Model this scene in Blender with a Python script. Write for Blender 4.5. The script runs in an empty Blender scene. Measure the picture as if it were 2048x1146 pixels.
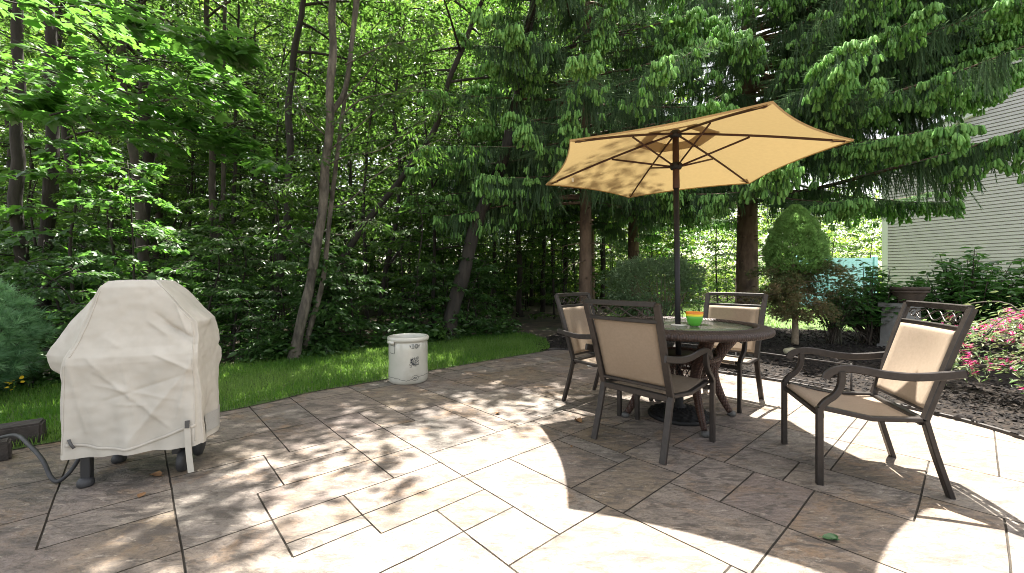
import bpy, bmesh, math, random
import numpy as np
from mathutils import Vector, Matrix, noise as mnoise
random.seed(7); RNG = np.random.default_rng(7)
S = bpy.context.scene; COL = S.collection
PI = math.pi
def rad(a): return math.radians(a)
E1 = np.array([math.cos(rad(42)), math.sin(rad(42))]); E2 = np.array([math.sin(rad(42)), -math.cos(rad(42))])
def uv2xy(u, v): return E1*u + E2*v

# ------------------------------------------------------------------ mesh helpers
class MB:
    """collects vertices and faces for ONE mesh object"""
    def __init__(s): s.v=[]; s.f=[]; s.n=0; s.t=[]
    def add(s, V, F, tint=0.0):
        V=np.asarray(V,float).reshape(-1,3)
        s.v.append(V)
        t=np.broadcast_to(np.asarray(tint,float),(len(V),)) if np.ndim(tint)<=1 else tint
        s.t.append(np.array(t,float))
        if isinstance(F,np.ndarray): s.f.append(F+s.n)
        else:
            d={}
            for f in F: d.setdefault(len(f),[]).append(f)
            for k in d: s.f.append(np.array(d[k])+s.n)
        s.n+=len(V)
    def build(s, name, mat, parent=None, smooth=True, loc=None, shift=None):
        me=bpy.data.meshes.new(name)
        V=np.concatenate(s.v) if s.v else np.zeros((0,3))
        if shift is not None: V=V-np.asarray(shift)
        me.vertices.add(len(V)); me.vertices.foreach_set('co',V.astype(np.float32).ravel())
        tot=[]; idx=[]
        for F in s.f:
            idx.append(F.ravel()); tot.append(np.full(len(F),F.shape[1]))
        idx=np.concatenate(idx); tot=np.concatenate(tot)
        me.loops.add(len(idx)); me.loops.foreach_set('vertex_index',idx.astype(np.int32))
        me.polygons.add(len(tot)); st=np.concatenate([[0],np.cumsum(tot)[:-1]])
        me.polygons.foreach_set('loop_start',st.astype(np.int32))
        me.update(calc_edges=True)
        a=me.attributes.new('tint','FLOAT','POINT'); a.data.foreach_set('value',np.concatenate(s.t).astype(np.float32))
        me.polygons.foreach_set('use_smooth',np.full(len(tot),bool(smooth)))
        me.materials.append(mat); me.validate()
        o=bpy.data.objects.new(name,me); COL.objects.link(o)
        if parent is not None: o.parent=parent
        if loc is not None: o.location=loc
        return o
def frames(P, up=None):
    P=np.asarray(P,float); T=np.gradient(P,axis=0); T/=np.linalg.norm(T,axis=1)[:,None]+1e-12
    if up is None:
        r=np.array([0,0,1.]) if abs(T[0][2])<.9 else np.array([1.,0,0]); Sd=[]
        s=np.cross(T[0],r); s/=np.linalg.norm(s)
        for t in T:
            s=s-t*np.dot(s,t); s/=np.linalg.norm(s)+1e-12; Sd.append(s.copy())
        Sd=np.array(Sd)
    else:
        Sd=np.cross(T,np.asarray(up,float)); Sd/=np.linalg.norm(Sd,axis=1)[:,None]+1e-12
    N=np.cross(Sd,T); return P,T,Sd,N
def sweep(mb, P, prof, up=None, scale=None, caps=True, tint=0.0, closed=False):
    P,T,Sd,N=frames(P,up); prof=np.asarray(prof,float); k=len(prof); n=len(P)
    sc=np.ones(n) if scale is None else np.asarray(scale,float)
    V=P[:,None]+sc[:,None,None]*(prof[None,:,0,None]*Sd[:,None]+prof[None,:,1,None]*N[:,None])
    F=[]
    for i in range(n if closed else n-1):
        for j in range(k):
            a=i*k+j; b=i*k+(j+1)%k; c=((i+1)%n)*k+(j+1)%k; d=((i+1)%n)*k+j
            F.append((a,b,c,d))
    if caps and not closed: F.append(tuple(range(k-1,-1,-1))); F.append(tuple((n-1)*k+j for j in range(k)))
    mb.add(V.reshape(-1,3),F,tint)
def circ(r, n=8): return [(r*math.cos(2*PI*i/n), r*math.sin(2*PI*i/n)) for i in range(n)]
def rrect(w, h, b=.004):
    w/=2; h/=2
    return [(w,-h+b),(w,h-b),(w-b,h),(-w+b,h),(-w,h-b),(-w,-h+b),(-w+b,-h),(w-b,-h)]
def tube(mb, P, r, n=8, tint=0.0, caps=True):
    P=np.asarray(P,float); r=np.broadcast_to(np.asarray(r,float),(len(P),))
    sweep(mb,P,circ(1.0,n),None,r,caps,tint)
def spline(P, m=8):
    P=np.asarray(P,float); n=len(P); out=[]
    Q=np.vstack([2*P[0]-P[1],P,2*P[-1]-P[-2]])
    for i in range(n-1):
        p0,p1,p2,p3=Q[i],Q[i+1],Q[i+2],Q[i+3]
        for t in np.linspace(0,1,m,endpoint=False):
            out.append(.5*((2*p1)+(-p0+p2)*t+(2*p0-5*p1+4*p2-p3)*t*t+(-p0+3*p1-3*p2+p3)*t**3))
    out.append(P[-1]); return np.array(out)
def lathe(mb, prof, n=32, c=(0,0,0), tint=0.0):
    prof=np.asarray(prof,float); k=len(prof); a=np.linspace(0,2*PI,n,endpoint=False)
    V=np.stack([prof[None,:,0]*np.cos(a)[:,None],prof[None,:,0]*np.sin(a)[:,None],np.broadcast_to(prof[None,:,1],(n,k))],-1)+np.asarray(c,float)
    F=[]
    for i in range(n):
        for j in range(k-1): F.append((i*k+j,((i+1)%n)*k+j,((i+1)%n)*k+j+1,i*k+j+1))
    mb.add(V.reshape(-1,3),F,tint)
def box(mb, c, s, rz=0.0, tint=0.0):
    x,y,z=np.array(s)/2.; V=np.array([(-x,-y,-z),(x,-y,-z),(x,y,-z),(-x,y,-z),(-x,-y,z),(x,-y,z),(x,y,z),(-x,y,z)])
    ca,sa=math.cos(rz),math.sin(rz); V=V@np.array([[ca,sa,0],[-sa,ca,0],[0,0,1]])+np.asarray(c,float)
    mb.add(V,[(0,3,2,1),(4,5,6,7),(0,1,5,4),(1,2,6,5),(2,3,7,6),(3,0,4,7)],tint)
def inst(mb, TV, TF, R, T, sc, tint):
    """many copies of one small template inside one mesh (leaves, blades, chips)"""
    TV=np.asarray(TV,float); n=len(T); k=len(TV)
    sc=np.asarray(sc,float)
    if sc.ndim==1: sc=sc[:,None]*np.ones(3)
    V=np.einsum('nij,nkj->nki',R,TV[None]*sc[:,None,:])+np.asarray(T)[:,None,:]
    base=np.arange(n)*k; d={}
    for f in TF: d.setdefault(len(f),[]).append(f)
    mb.v.append(V.reshape(-1,3)); mb.t.append(np.repeat(np.asarray(tint,float),k))
    for q in d:
        F=np.array(d[q]); mb.f.append((base[:,None,None]+F[None]).reshape(-1,q)+mb.n)
    mb.n+=n*k
def basis(D, roll=None, up=(0,0,1)):
    """rotation matrices whose Y column follows D"""
    D=np.asarray(D,float); D=D/(np.linalg.norm(D,axis=1)[:,None]+1e-12)
    X=np.cross(D,np.asarray(up,float)); l=np.linalg.norm(X,axis=1); bad=l<1e-3
    X[bad]=[1,0,0]; X/=np.linalg.norm(X,axis=1)[:,None]
    Z=np.cross(X,D)
    if roll is not None:
        c,s_=np.cos(roll)[:,None],np.sin(roll)[:,None]; X,Z=X*c+Z*s_,-X*s_+Z*c
    return np.stack([X,D,Z],-1)
def setp(o, label=None, cat=None, group=None, kind=None):
    if label: o['label']=label
    if cat: o['category']=cat
    if group: o['group']=group
    if kind: o['kind']=kind
    return o
def thing(name, label, cat, loc=(0,0,0), rz=0.0, group=None):
    o=bpy.data.objects.new(name,None); o.empty_display_size=.1; COL.objects.link(o)
    o.location=loc; o.rotation_euler=(0,0,rz); return setp(o,label,cat,group)
def copy_tree(o, loc, rz, label=None, group=None, scale=1.0):
    r=o.copy(); COL.objects.link(r); r.location=loc; r.rotation_euler=(0,0,rz); r.scale=(scale,)*3
    if label: r['label']=label
    if group: r['group']=group
    for ch in o.children:
        c=ch.copy(); COL.objects.link(c); c.parent=r
        for g in ch.children:
            q=g.copy(); COL.objects.link(q); q.parent=c
    return r

# ------------------------------------------------------------------ materials
def mat(name, c1, c2=None, scale=6.0, rough=.6, bump=0.0, bscale=60.0, metal=0.0, transl=None, tw=.4, spec=.5,
        tint=None, alpha=1.0, lo=.35, hi=.65, stretch=(1,1,1), trans=0.0, coat=0.0, bdist=.01, weave=None, c3=None, s3=2.0):
    m=bpy.data.materials.new(name); m.use_nodes=True; N=m.node_tree.nodes; L=m.node_tree.links
    b=N['Principled BSDF']; out=N['Material Output']
    tc=N.new('ShaderNodeTexCoord'); mp=N.new('ShaderNodeMapping'); mp.inputs['Scale'].default_value=stretch
    L.new(tc.outputs['Object'],mp.inputs['Vector'])
    def nz(sc,det=6,r=.55):
        n=N.new('ShaderNodeTexNoise'); n.inputs['Scale'].default_value=sc; n.inputs['Detail'].default_value=det; n.inputs['Roughness'].default_value=r
        L.new(mp.outputs[0],n.inputs['Vector']); return n.outputs['Fac']
    def mix(f,a,bb):
        x=N.new('ShaderNodeMix'); x.data_type='RGBA'
        for i,q in ((6,a),(7,bb)):
            if isinstance(q,tuple): x.inputs[i].default_value=q+(1,)
            else: L.new(q,x.inputs[i])
        L.new(f,x.inputs[0]); return x.outputs[2]
    def ramp(f,a,bb):
        r=N.new('ShaderNodeMapRange'); r.inputs[1].default_value=a; r.inputs[2].default_value=bb; L.new(f,r.inputs[0]); return r.outputs[0]
    col=c1
    if c2: col=mix(ramp(nz(scale),lo,hi),c1,c2)
    if c3: col=mix(ramp(nz(s3,5,.6),.52,.68),col,c3)
    if tint:
        at=N.new('ShaderNodeAttribute'); at.attribute_name='tint'; col=mix(at.outputs['Fac'],col,tint)
    if isinstance(col,tuple): b.inputs['Base Color'].default_value=col+(1,)
    else: L.new(col,b.inputs['Base Color'])
    b.inputs['Roughness'].default_value=rough; b.inputs['Metallic'].default_value=metal
    b.inputs['Specular IOR Level'].default_value=spec; b.inputs['Coat Weight'].default_value=coat
    if trans: b.inputs['Transmission Weight'].default_value=trans
    h=None
    if bump: h=nz(bscale,4,.6)
    if weave:
        w1=N.new('ShaderNodeTexWave'); w1.inputs['Scale'].default_value=weave[0]; w1.bands_direction=weave[1]; L.new(mp.outputs[0],w1.inputs['Vector'])
        w2=N.new('ShaderNodeTexWave'); w2.inputs['Scale'].default_value=weave[0]*weave[3]; w2.bands_direction=weave[2]; L.new(mp.outputs[0],w2.inputs['Vector'])
        mm=N.new('ShaderNodeMath'); mm.operation='MULTIPLY'; L.new(w1.outputs['Fac'],mm.inputs[0]); L.new(w2.outputs['Fac'],mm.inputs[1]); h=mm.outputs[0]
        wk=N.new('ShaderNodeMath'); wk.operation='MULTIPLY'; wk.inputs[1].default_value=weave[4] if len(weave)>4 else .3; iv=N.new('ShaderNodeMath'); iv.operation='SUBTRACT'; iv.inputs[0].default_value=1; L.new(h,iv.inputs[1]); L.new(iv.outputs[0],wk.inputs[0])
        col=mix(wk.outputs[0],col,tuple(q*.35 for q in c1)); L.new(col,b.inputs['Base Color'])
    if h is not None:
        bm_=N.new('ShaderNodeBump'); bm_.inputs['Strength'].default_value=bump; bm_.inputs['Distance'].default_value=bdist
        L.new(h,bm_.inputs['Height']); L.new(bm_.outputs[0],b.inputs['Normal'])
    sh=b.outputs[0]
    if transl:
        t=N.new('ShaderNodeBsdfTranslucent')
        if tint:
            x=mix(at.outputs['Fac'],transl,tuple(min(1,q*2.4) for q in tint)); L.new(x,t.inputs['Color'])
        else: t.inputs['Color'].default_value=transl+(1,)
        ms=N.new('ShaderNodeMixShader'); ms.inputs[0].default_value=tw; L.new(sh,ms.inputs[1]); L.new(t.outputs[0],ms.inputs[2]); sh=ms.outputs[0]
    if alpha<1:
        t=N.new('ShaderNodeBsdfTransparent'); ms=N.new('ShaderNodeMixShader'); ms.inputs[0].default_value=1-alpha
        L.new(sh,ms.inputs[1]); L.new(t.outputs[0],ms.inputs[2]); sh=ms.outputs[0]
    L.new(sh,out.inputs['Surface']); return m
M={}
M['frame']=mat('bronze_metal',(.023,.019,.017),(.034,.028,.025),40,.42,.12,300,metal=.35,spec=.5)
M['sling']=mat('tan_sling',(.27,.212,.155),(.31,.247,.185),60,.75,.10,0,alpha=.86,transl=(.5,.38,.26),tw=.22,weave=(52,'X','Z',1.0,.08),stretch=(1,1,1),bdist=.002)
M['wicker']=mat('brown_wicker',(.060,.028,.020),(.115,.058,.042),30,.55,.9,0,weave=(16,'X','Z',1.6,.8),bdist=.006,spec=.4)
M['wickerrim']=mat('brown_wicker_rim',(.045,.027,.022),(.082,.052,.043),40,.6,.9,0,weave=(18,'X','Y',1.0,.7),bdist=.005,spec=.45)
M['glass']=mat('patterned_glass',(.16,.19,.13),(.22,.25,.17),90,.16,.25,220,spec=.6,alpha=.8,bdist=.002)
M['whiteplastic']=mat('white_plastic',(.75,.74,.70),None,rough=.4)
M['greyplastic']=mat('grey_plastic',(.07,.068,.066),None,rough=.6)
M['canopy']=mat('tan_canopy',(.46,.30,.135),(.50,.33,.15),30,.85,.12,0,transl=(.195,.148,.066),tw=.30,weave=(160,'X','Y',1.0,.06),bdist=.001)
M['brownpole']=mat('brown_pole',(.05,.024,.018),(.065,.032,.024),20,.5,.1,200,spec=.25)
M['blackpole']=mat('black_pole',(.016,.016,.018),None,rough=.5,spec=.25)
M['resin']=mat('black_resin',(.007,.007,.0075),(.014,.014,.014),40,.6,.3,120,spec=.25)
M['cover']=mat('beige_cover',(.43,.40,.345),(.47,.44,.385),14,.8,.25,600,bdist=.002,c3=(.40,.375,.325),s3=3.5)
M['covergrey']=mat('grey_mesh',(.33,.32,.30),(.38,.37,.34),200,.85,.3,400)
M['darkmetal']=mat('dark_metal',(.022,.022,.023),None,rough=.5)
M['rubber']=mat('black_rubber',(.02,.02,.022),(.04,.04,.042),20,.6,.15,100)
M['glaze']=mat('cream_glaze',(.46,.45,.385),(.51,.50,.44),5,.22,.06,25,coat=.4,c3=(.41,.39,.33),s3=3.0)
M['ink']=mat('blue_black_ink',(.022,.026,.035),None,rough=.5)
M['green']=mat('green_bowl',(.13,.47,.055),None,rough=.35,transl=(.3,.9,.1),tw=.15)
M['yellow']=mat('yellow_bowl',(.90,.70,.02),None,rough=.35,transl=(.95,.8,.1),tw=.15)
M['orange']=mat('orange_bowl',(.85,.27,.02),None,rough=.35,transl=(.95,.4,.05),tw=.15)
M['block']=mat('dark_block',(.028,.023,.020),(.055,.045,.038),12,.9,.6,60)
M['rock']=mat('pale_rock',(.42,.38,.24),(.30,.28,.22),14,.85,.5,40)
M['iron']=mat('black_iron',(.025,.024,.023),(.05,.04,.035),30,.6,.2,150)

# ------------------------------------------------------------------ camera
cam=bpy.data.cameras.new('camera'); co=bpy.data.objects.new('camera',cam); COL.objects.link(co)
co.location=(0,0,1.12); co.rotation_euler=(rad(90),0,0); cam.sensor_width=36; cam.lens=36*835/2048.; cam.shift_y=-15/2048.
cam.clip_end=2000; cam.clip_start=.05; S.camera=co

# ------------------------------------------------------------------ sun and sky
SUN=Vector((math.sin(rad(8.6))*math.cos(rad(70)),math.cos(rad(8.6))*math.cos(rad(70)),math.sin(rad(70))))
ld=bpy.data.lights.new('sun','SUN'); ld.energy=5.0; ld.angle=rad(.53); ld.color=(1,.95,.87)
lo_=bpy.data.objects.new('sun',ld); COL.objects.link(lo_); lo_.rotation_euler=SUN.to_track_quat('Z','Y').to_euler()
w=bpy.data.worlds.new('World'); S.world=w; w.use_nodes=True
sky=w.node_tree.nodes.new('ShaderNodeTexSky'); sky.sky_type='NISHITA'; sky.sun_disc=False
sky.sun_elevation=rad(70); sky.sun_rotation=rad(8.6); sky.air_density=1.0; sky.dust_density=2.5; sky.ozone_density=1.0
bg=w.node_tree.nodes['Background']
hs=w.node_tree.nodes.new('ShaderNodeHueSaturation'); hs.inputs['Saturation'].default_value=.55; w.node_tree.links.new(sky.outputs[0],hs.inputs['Color'])
wm=w.node_tree.nodes.new('ShaderNodeMix'); wm.data_type='RGBA'; wm.blend_type='MULTIPLY'; wm.inputs[0].default_value=1; wm.inputs[7].default_value=(1.08,1.0,.88,1)
w.node_tree.links.new(hs.outputs[0],wm.inputs[6]); w.node_tree.links.new(wm.outputs[2],bg.inputs[0]); bg.inputs[1].default_value=.092
S.view_settings.view_transform='Standard'; S.view_settings.look='None'; S.view_settings.exposure=2.62; S.view_settings.gamma=1
S.cycles.max_bounces=8; S.cycles.diffuse_bounces=4; S.cycles.transparent_max_bounces=16; S.cycles.transmission_bounces=6
S.cycles.use_denoising=True; S.cycles.denoising_prefilter='ACCURATE'; S.cycles.filter_width=1.0
# ================================================================== GROUND, PATIO, LAWN, BED
def noisy(p, sc, seed=0.0): return mnoise.noise(Vector((p[0]*sc+seed,p[1]*sc-seed,seed)))
M['soil']=mat('forest_floor',(.030,.022,.014),(.075,.055,.032),3,.95,.6,25,c3=(.03,.05,.015),s3=1.2)
M['turf']=mat('turf_soil',(.045,.085,.016),(.07,.11,.025),20,.95,.5,60)
M['grass']=mat('grass_blade',(.050,.125,.020),None,rough=.6,spec=.25,transl=(.20,.42,.035),tw=.45,tint=(.16,.24,.06))
M['mulch']=mat('dark_mulch',(.010,.009,.008),(.025,.019,.015),30,.95,.8,50,spec=.15)
M['chip']=mat('mulch_chip',(.010,.009,.009),None,rough=.9,spec=.15,tint=(.075,.062,.053),bump=.3,bscale=80)
M['joint']=mat('joint_dirt',(.026,.021,.016),(.060,.049,.035),30,.95,.5,80)
def patio_material():
    m=bpy.data.materials.new('stamped_concrete'); m.use_nodes=True; N=m.node_tree.nodes; L=m.node_tree.links
    b=N['Principled BSDF']; tc=N.new('ShaderNodeTexCoord')
    def nz(sc,det,r,st=(1,1,1),dist=0.0,rot=0):
        mp=N.new('ShaderNodeMapping'); mp.inputs['Scale'].default_value=st; mp.inputs['Rotation'].default_value=(0,0,rad(rot)); L.new(tc.outputs['Object'],mp.inputs[0])
        n=N.new('ShaderNodeTexNoise'); n.inputs['Scale'].default_value=sc; n.inputs['Detail'].default_value=det; n.inputs['Roughness'].default_value=r
        n.inputs['Distortion'].default_value=dist; L.new(mp.outputs[0],n.inputs['Vector']); return n.outputs['Fac']
    def ramp(f,a,bb):
        r=N.new('ShaderNodeMapRange'); r.inputs[1].default_value=a; r.inputs[2].default_value=bb; L.new(f,r.inputs[0]); return r.outputs[0]
    def mix(f,a,bb):
        x=N.new('ShaderNodeMix'); x.data_type='RGBA'
        for i,q in ((6,a),(7,bb)):
            if isinstance(q,tuple): x.inputs[i].default_value=q+(1,)
            else: L.new(q,x.inputs[i])
        L.new(f,x.inputs[0]); return x.outputs[2]
    def mul(a,k):
        x=N.new('ShaderNodeMath'); x.operation='MULTIPLY'; L.new(a,x.inputs[0])
        if isinstance(k,float): x.inputs[1].default_value=k
        else: L.new(k,x.inputs[1])
        return x.outputs[0]
    at=N.new('ShaderNodeAttribute'); at.attribute_name='tint'
    cr=N.new('ShaderNodeValToRGB'); L.new(at.outputs['Fac'],cr.inputs[0]); e=cr.color_ramp.elements
    e[0].position=0; e[0].color=(.165,.120,.075,1); e[1].position=1; e[1].color=(.185,.140,.120,1)
    for p_,c_ in ((.3,(.205,.165,.120,1)),(.55,(.185,.170,.150,1)),(.8,(.25,.205,.160,1))): q_=e.new(p_); q_.color=c_
    c=cr.outputs[0]
    c=mix(ramp(nz(1.1,5,.6),.42,.66),c,(.185,.150,.135))          # cool mauve grey patches
    c=mix(mul(ramp(nz(2.7,7,.68,(1,1,1),.8),.52,.64),.75),c,(.235,.150,.085))     # rusty buff
    c=mix(mul(ramp(nz(5,9,.72,(1,2.2,1),.9,42),.49,.58),.85),c,(.075,.063,.055))
    c=mix(mul(ramp(nz(21,8,.7,(1,2.0,1),.9,42),.52,.61),.65),c,(.065,.055,.047))   # dark release powder in the cleft texture
    c=mix(mul(ramp(nz(12,8,.72,(1,2.8,1),.7,42),.58,.66),.60),c,(.44,.385,.32))      # worn pale flecks
    c=mix(mul(ramp(nz(110,3,.6),.42,.60),.40),c,(.11,.09,.075))
    L.new(c,b.inputs['Base Color']); b.inputs['Roughness'].default_value=.62; b.inputs['Specular IOR Level'].default_value=.4
    a1=mul(nz(6,8,.62,(1,2.4,1),.9,42),1.0); a2=mul(nz(55,5,.6),.22)
    ad=N.new('ShaderNodeMath'); L.new(a1,ad.inputs[0]); L.new(a2,ad.inputs[1])
    bp=N.new('ShaderNodeBump'); bp.inputs['Strength'].default_value=.9; bp.inputs['Distance'].default_value=.030; L.new(ad.outputs[0],bp.inputs['Height']); L.new(bp.outputs[0],b.inputs['Normal'])
    return m
M['patio']=patio_material()
J2= [(0.74, -4.26, -3.03), (1.08, -3.84, -2.19), (1.38, -3.47, -2.97), (1.38, -2.97, -1.95), (1.64, -4.12, -2.97), (0.6, -3.03, -2.51), (0.47, -2.51, -1.75), (0.8, -2.19, -1.45), (1.08, -1.75, -1.22), (1.73, -1.84, -1.75), (1.38, -1.95, -1.35), (1.97, -3.2, -2.34), (2.18, -3.81, -2.34), (2.59, -4.01, -3.26), (2.9, -3.47, -2.76), (2.44, -2.87, -2.34), (1.13, -1.22, -1.13), (2.44, -2.87, -2.34), (2.9, -3.26, -2.34), (1.73, -1.84, -0.64), (2.32, -2.34, -2.19), (2.18, -1.95, -1.45), (2.32, -1.95, -1.13), (2.67, -1.95, -1.52), (2.18, -1.13, -0.57), (2.67, -1.35, -0.86), (3.32, -1.35, -1.03), (3.02, -1.03, -0.72), (2.67, -0.86, -0.72), (-0.31, -3.03, -2.6), (0.14, -3.26, -2.6), (0.14, -2.34, -2.19), (0.6, -3.03, -2.6), (0.47, -2.51, -1.95), (0.74, -4.31, -3.2), (3.02, -0.57, 0.09), (2.67, -0.72, -0.19), (2.18, -0.57, -0.57)]
J1= [(-2.51, 0.47, 0.6), (-2.51, 0.6, 1.38), (-2.19, 0.47, 1.38), (-1.95, 0.47, 2.18), (-1.84, 0.47, 0.8), (-1.75, 0.8, 1.38), (-1.52, 1.13, 1.38), (-1.22, 1.08, 1.38), (-2.34, 1.38, 2.44), (-2.97, 0.74, 1.65), (-3.2, 1.65, 1.97), (-3.26, 2.59, 2.9), (-2.6, 2.44, 2.9), (-3.47, 1.08, 1.38), (-2.76, 0.6, 1.08), (-1.95, 1.65, 3.02), (-1.45, 1.73, 2.32), (-1.22, 1.65, 1.73), (-1.13, 1.73, 2.67), (-1.52, 2.32, 2.67), (-1.36, 2.67, 3.02), (-0.86, 2.18, 2.67), (-1.03, 2.67, 3.63), (-0.57, 1.73, 2.44), (-0.72, 2.67, 3.02), (-2.6, 2.44, 2.9), (-2.34, 2.44, 2.9), (-1.22, 1.13, 1.38), (-2.6, -0.31, 0.14), (-2.87, -0.31, 0.14), (-2.19, -0.08, 0.47), (-1.95, 0.14, 0.47), (-2.51, 0.14, 0.6), (-3.03, 0.14, 0.6), (-0.57, 1.97, 2.67), (-0.72, 2.67, 3.02), (-0.19, 2.67, 3.02), (-0.64, 3.32, 4.01), (-0.57, 4.01, 4.47), (-0.19, 2.44, 2.67), (0.09, 2.67, 3.02)]

def build_patio():
    def grid(vals,lo,hi,step):
        g=sorted(set(round(x,3) for x in vals if lo<x<hi)); out=[lo]
        for x in g+[hi]:
            if x-out[-1]<.035: continue
            gap=x-out[-1]; k=max(1,int(round(gap/step)))
            out+= [out[-1]+gap*(i+1)/k for i in range(k)] if k>1 else [x]
        return np.array(out)
    U=grid([j[0] for j in J2]+[q for j in J1 for q in j[1:]],-4.6,5.6,.34); V=grid([j[0] for j in J1]+[q for j in J2 for q in j[1:]],-4.9,4.2,.30)
    nu,nv=len(U)-1,len(V)-1
    near=lambda A,x:int(np.argmin(np.abs(A-x)))
    wu=np.zeros((nu+1,nv),bool); wv=np.zeros((nu,nv+1),bool)   # joints along e2 at U[i]; joints along e1 at V[j]
    wu[0]=wu[-1]=True; wv[:,0]=wv[:,-1]=True
    for u,a,b in J2:
        i=near(U,u); a,b=near(V,a),near(V,b); wu[i,a:b]=True
    for v,a,b in J1:
        j=near(V,v); a,b=near(U,a),near(U,b); wv[a:b,j]=True
    rr=random.Random(3)
    def flood():
        lab=-np.ones((nu,nv),int); c=0
        for i in range(nu):
            for j in range(nv):
                if lab[i,j]>=0: continue
                st=[(i,j)]; lab[i,j]=c
                while st:
                    a,b=st.pop()
                    for a2,b2,w_ in ((a+1,b,wu[a+1,b] ),(a-1,b,wu[a,b]),(a,b+1,wv[a,b+1]),(a,b-1,wv[a,b])):
                        if 0<=a2<nu and 0<=b2<nv and not w_ and lab[a2,b2]<0: lab[a2,b2]=c; st.append((a2,b2))
                c+=1
        return lab,c
    # no joint stops dead in a slab: run loose ends on to the next joint, or take them back
    def deg(i,j): return int(j<nv and wu[i,j])+int(j>0 and wu[i,j-1])+int(i<nu and wv[i,j])+int(i>0 and wv[i-1,j])
    def loose(i,j):
        if deg(i,j)!=1 or i in (0,nu) or j in (0,nv): return
        if wu[i,j-1] or wu[i,j]:
            s=1 if wu[i,j-1] else -1; k=j; run=[]
            while 0<k<nv and abs(V[k]-V[j])<1.6:
                run.append(k if s>0 else k-1); k+=s
                if deg(i,k)>0: break
            if deg(i,k)>0 or k in (0,nv):
                for q in run: wu[i,q]=True
            else:
                k=j
                while deg(i,k)==1: 
                    if s>0: wu[i,k-1]=False; k-=1
                    else: wu[i,k]=False; k+=1
                    if k in (0,nv): break
        else:
            s=1 if wv[i-1,j] else -1; k=i; run=[]
            while 0<k<nu and abs(U[k]-U[i])<1.6:
                run.append(k if s>0 else k-1); k+=s
                if deg(k,j)>0: break
            if deg(k,j)>0 or k in (0,nu):
                for q in run: wv[q,j]=True
            else:
                k=i
                while deg(k,j)==1:
                    if s>0: wv[k-1,j]=False; k-=1
                    else: wv[k,j]=False; k+=1
                    if k in (0,nu): break
    for _ in range(3):
        for i in range(nu+1):
            for j in range(nv+1): loose(i,j)
    for it in range(14):
        lab,c=flood(); done=True
        for k in range(c):
            I,Jx=np.where(lab==k); i0,i1,j0,j1=I.min(),I.max()+1,Jx.min(),Jx.max()+1
            du,dv=U[i1]-U[i0],V[j1]-V[j0]
            if max(du,dv)<.95 or len(I)<2: continue
            done=False
            if du*rr.uniform(.8,1.25)>dv and i1-i0>1:
                q=min(range(i0+1,i1),key=lambda z:abs(U[z]-U[i0]-du*rr.uniform(.35,.65)))
                for j in range(j0,j1):
                    if lab[q-1,j]==k and lab[q,j]==k: wu[q,j]=True
            elif j1-j0>1:
                q=min(range(j0+1,j1),key=lambda z:abs(V[z]-V[j0]-dv*rr.uniform(.35,.65)))
                for i in range(i0,i1):
                    if lab[i,q-1]==k and lab[i,q]==k: wv[i,q]=True
        if done: break
    lab,c=flood(); tone=[rr.random() for _ in range(c)]
    mb=MB(); base=MB(); g=.0042
    for i in range(nu):
        for j in range(nv):
            a=U[i]+(g if wu[i,j] else 0); b=U[i+1]-(g if wu[i+1,j] else 0); d=V[j]+(g if wv[i,j] else 0); e=V[j+1]-(g if wv[i,j+1] else 0)
            jit=lambda p:(p[0]+.004*noisy(p,9,2.1),p[1]+.004*noisy(p,9,5.3))
            top=[jit((a,d)),jit((b,d)),jit((b,e)),jit((a,e))]
            tx=[tuple(uv2xy(*p))+(0.0,) for p in top]
            out=[tuple(uv2xy(U[i]+(0 if wu[i,j] else 0),V[j]))+(-.009,),tuple(uv2xy(U[i+1],V[j]))+(-.009,),tuple(uv2xy(U[i+1],V[j+1]))+(-.009,),tuple(uv2xy(U[i],V[j+1]))+(-.009,)]
            mb.add(tx,[(3,2,1,0)],tone[lab[i,j]]); F=[]
            for s,(w_) in enumerate((wv[i,j],wu[i+1,j],wv[i,j+1],wu[i,j])):
                if w_: F.append((s,(s+1)%4,4+(s+1)%4,4+s))
            if F: base.add([(q[0],q[1],q[2]-.0006) for q in tx]+out,F)
    p=[tuple(uv2xy(u,v))+(-.0085,) for u,v in ((-4.6,-4.9),(5.6,-4.9),(5.6,4.2),(-4.6,4.2))]
    base.add(p,[(3,2,1,0)])
    o=mb.build('patio',M['patio'],smooth=False); setp(o,kind='structure')
    o=base.build('patio_joints',M['joint']); setp(o,kind='structure')
build_patio()
gm=MB(); n=60; xs=np.concatenate([-np.geomspace(160,1,30),[0],np.geomspace(1,160,30)])
gx,gy=np.meshgrid(xs,xs+6); V=np.stack([gx,gy,np.full_like(gx,-.03)],-1)
for i in range(61):
    for j in range(61):
        x,y,_=V[i,j]; u,v=np.dot((x,y),E1),np.dot((x,y),E2)
        d=max(0,-v-6.3)
        if y>0: V[i,j,2]+=min(1.2,d*.012)+ (.08*noisy((x,y),.5) if d>.6 else 0)
gm.add(V.reshape(-1,3),[(i*61+j,i*61+j+1,(i+1)*61+j+1,(i+1)*61+j) for i in range(60) for j in range(60)])
setp(gm.build('ground',M['soil']),kind='structure')

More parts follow.
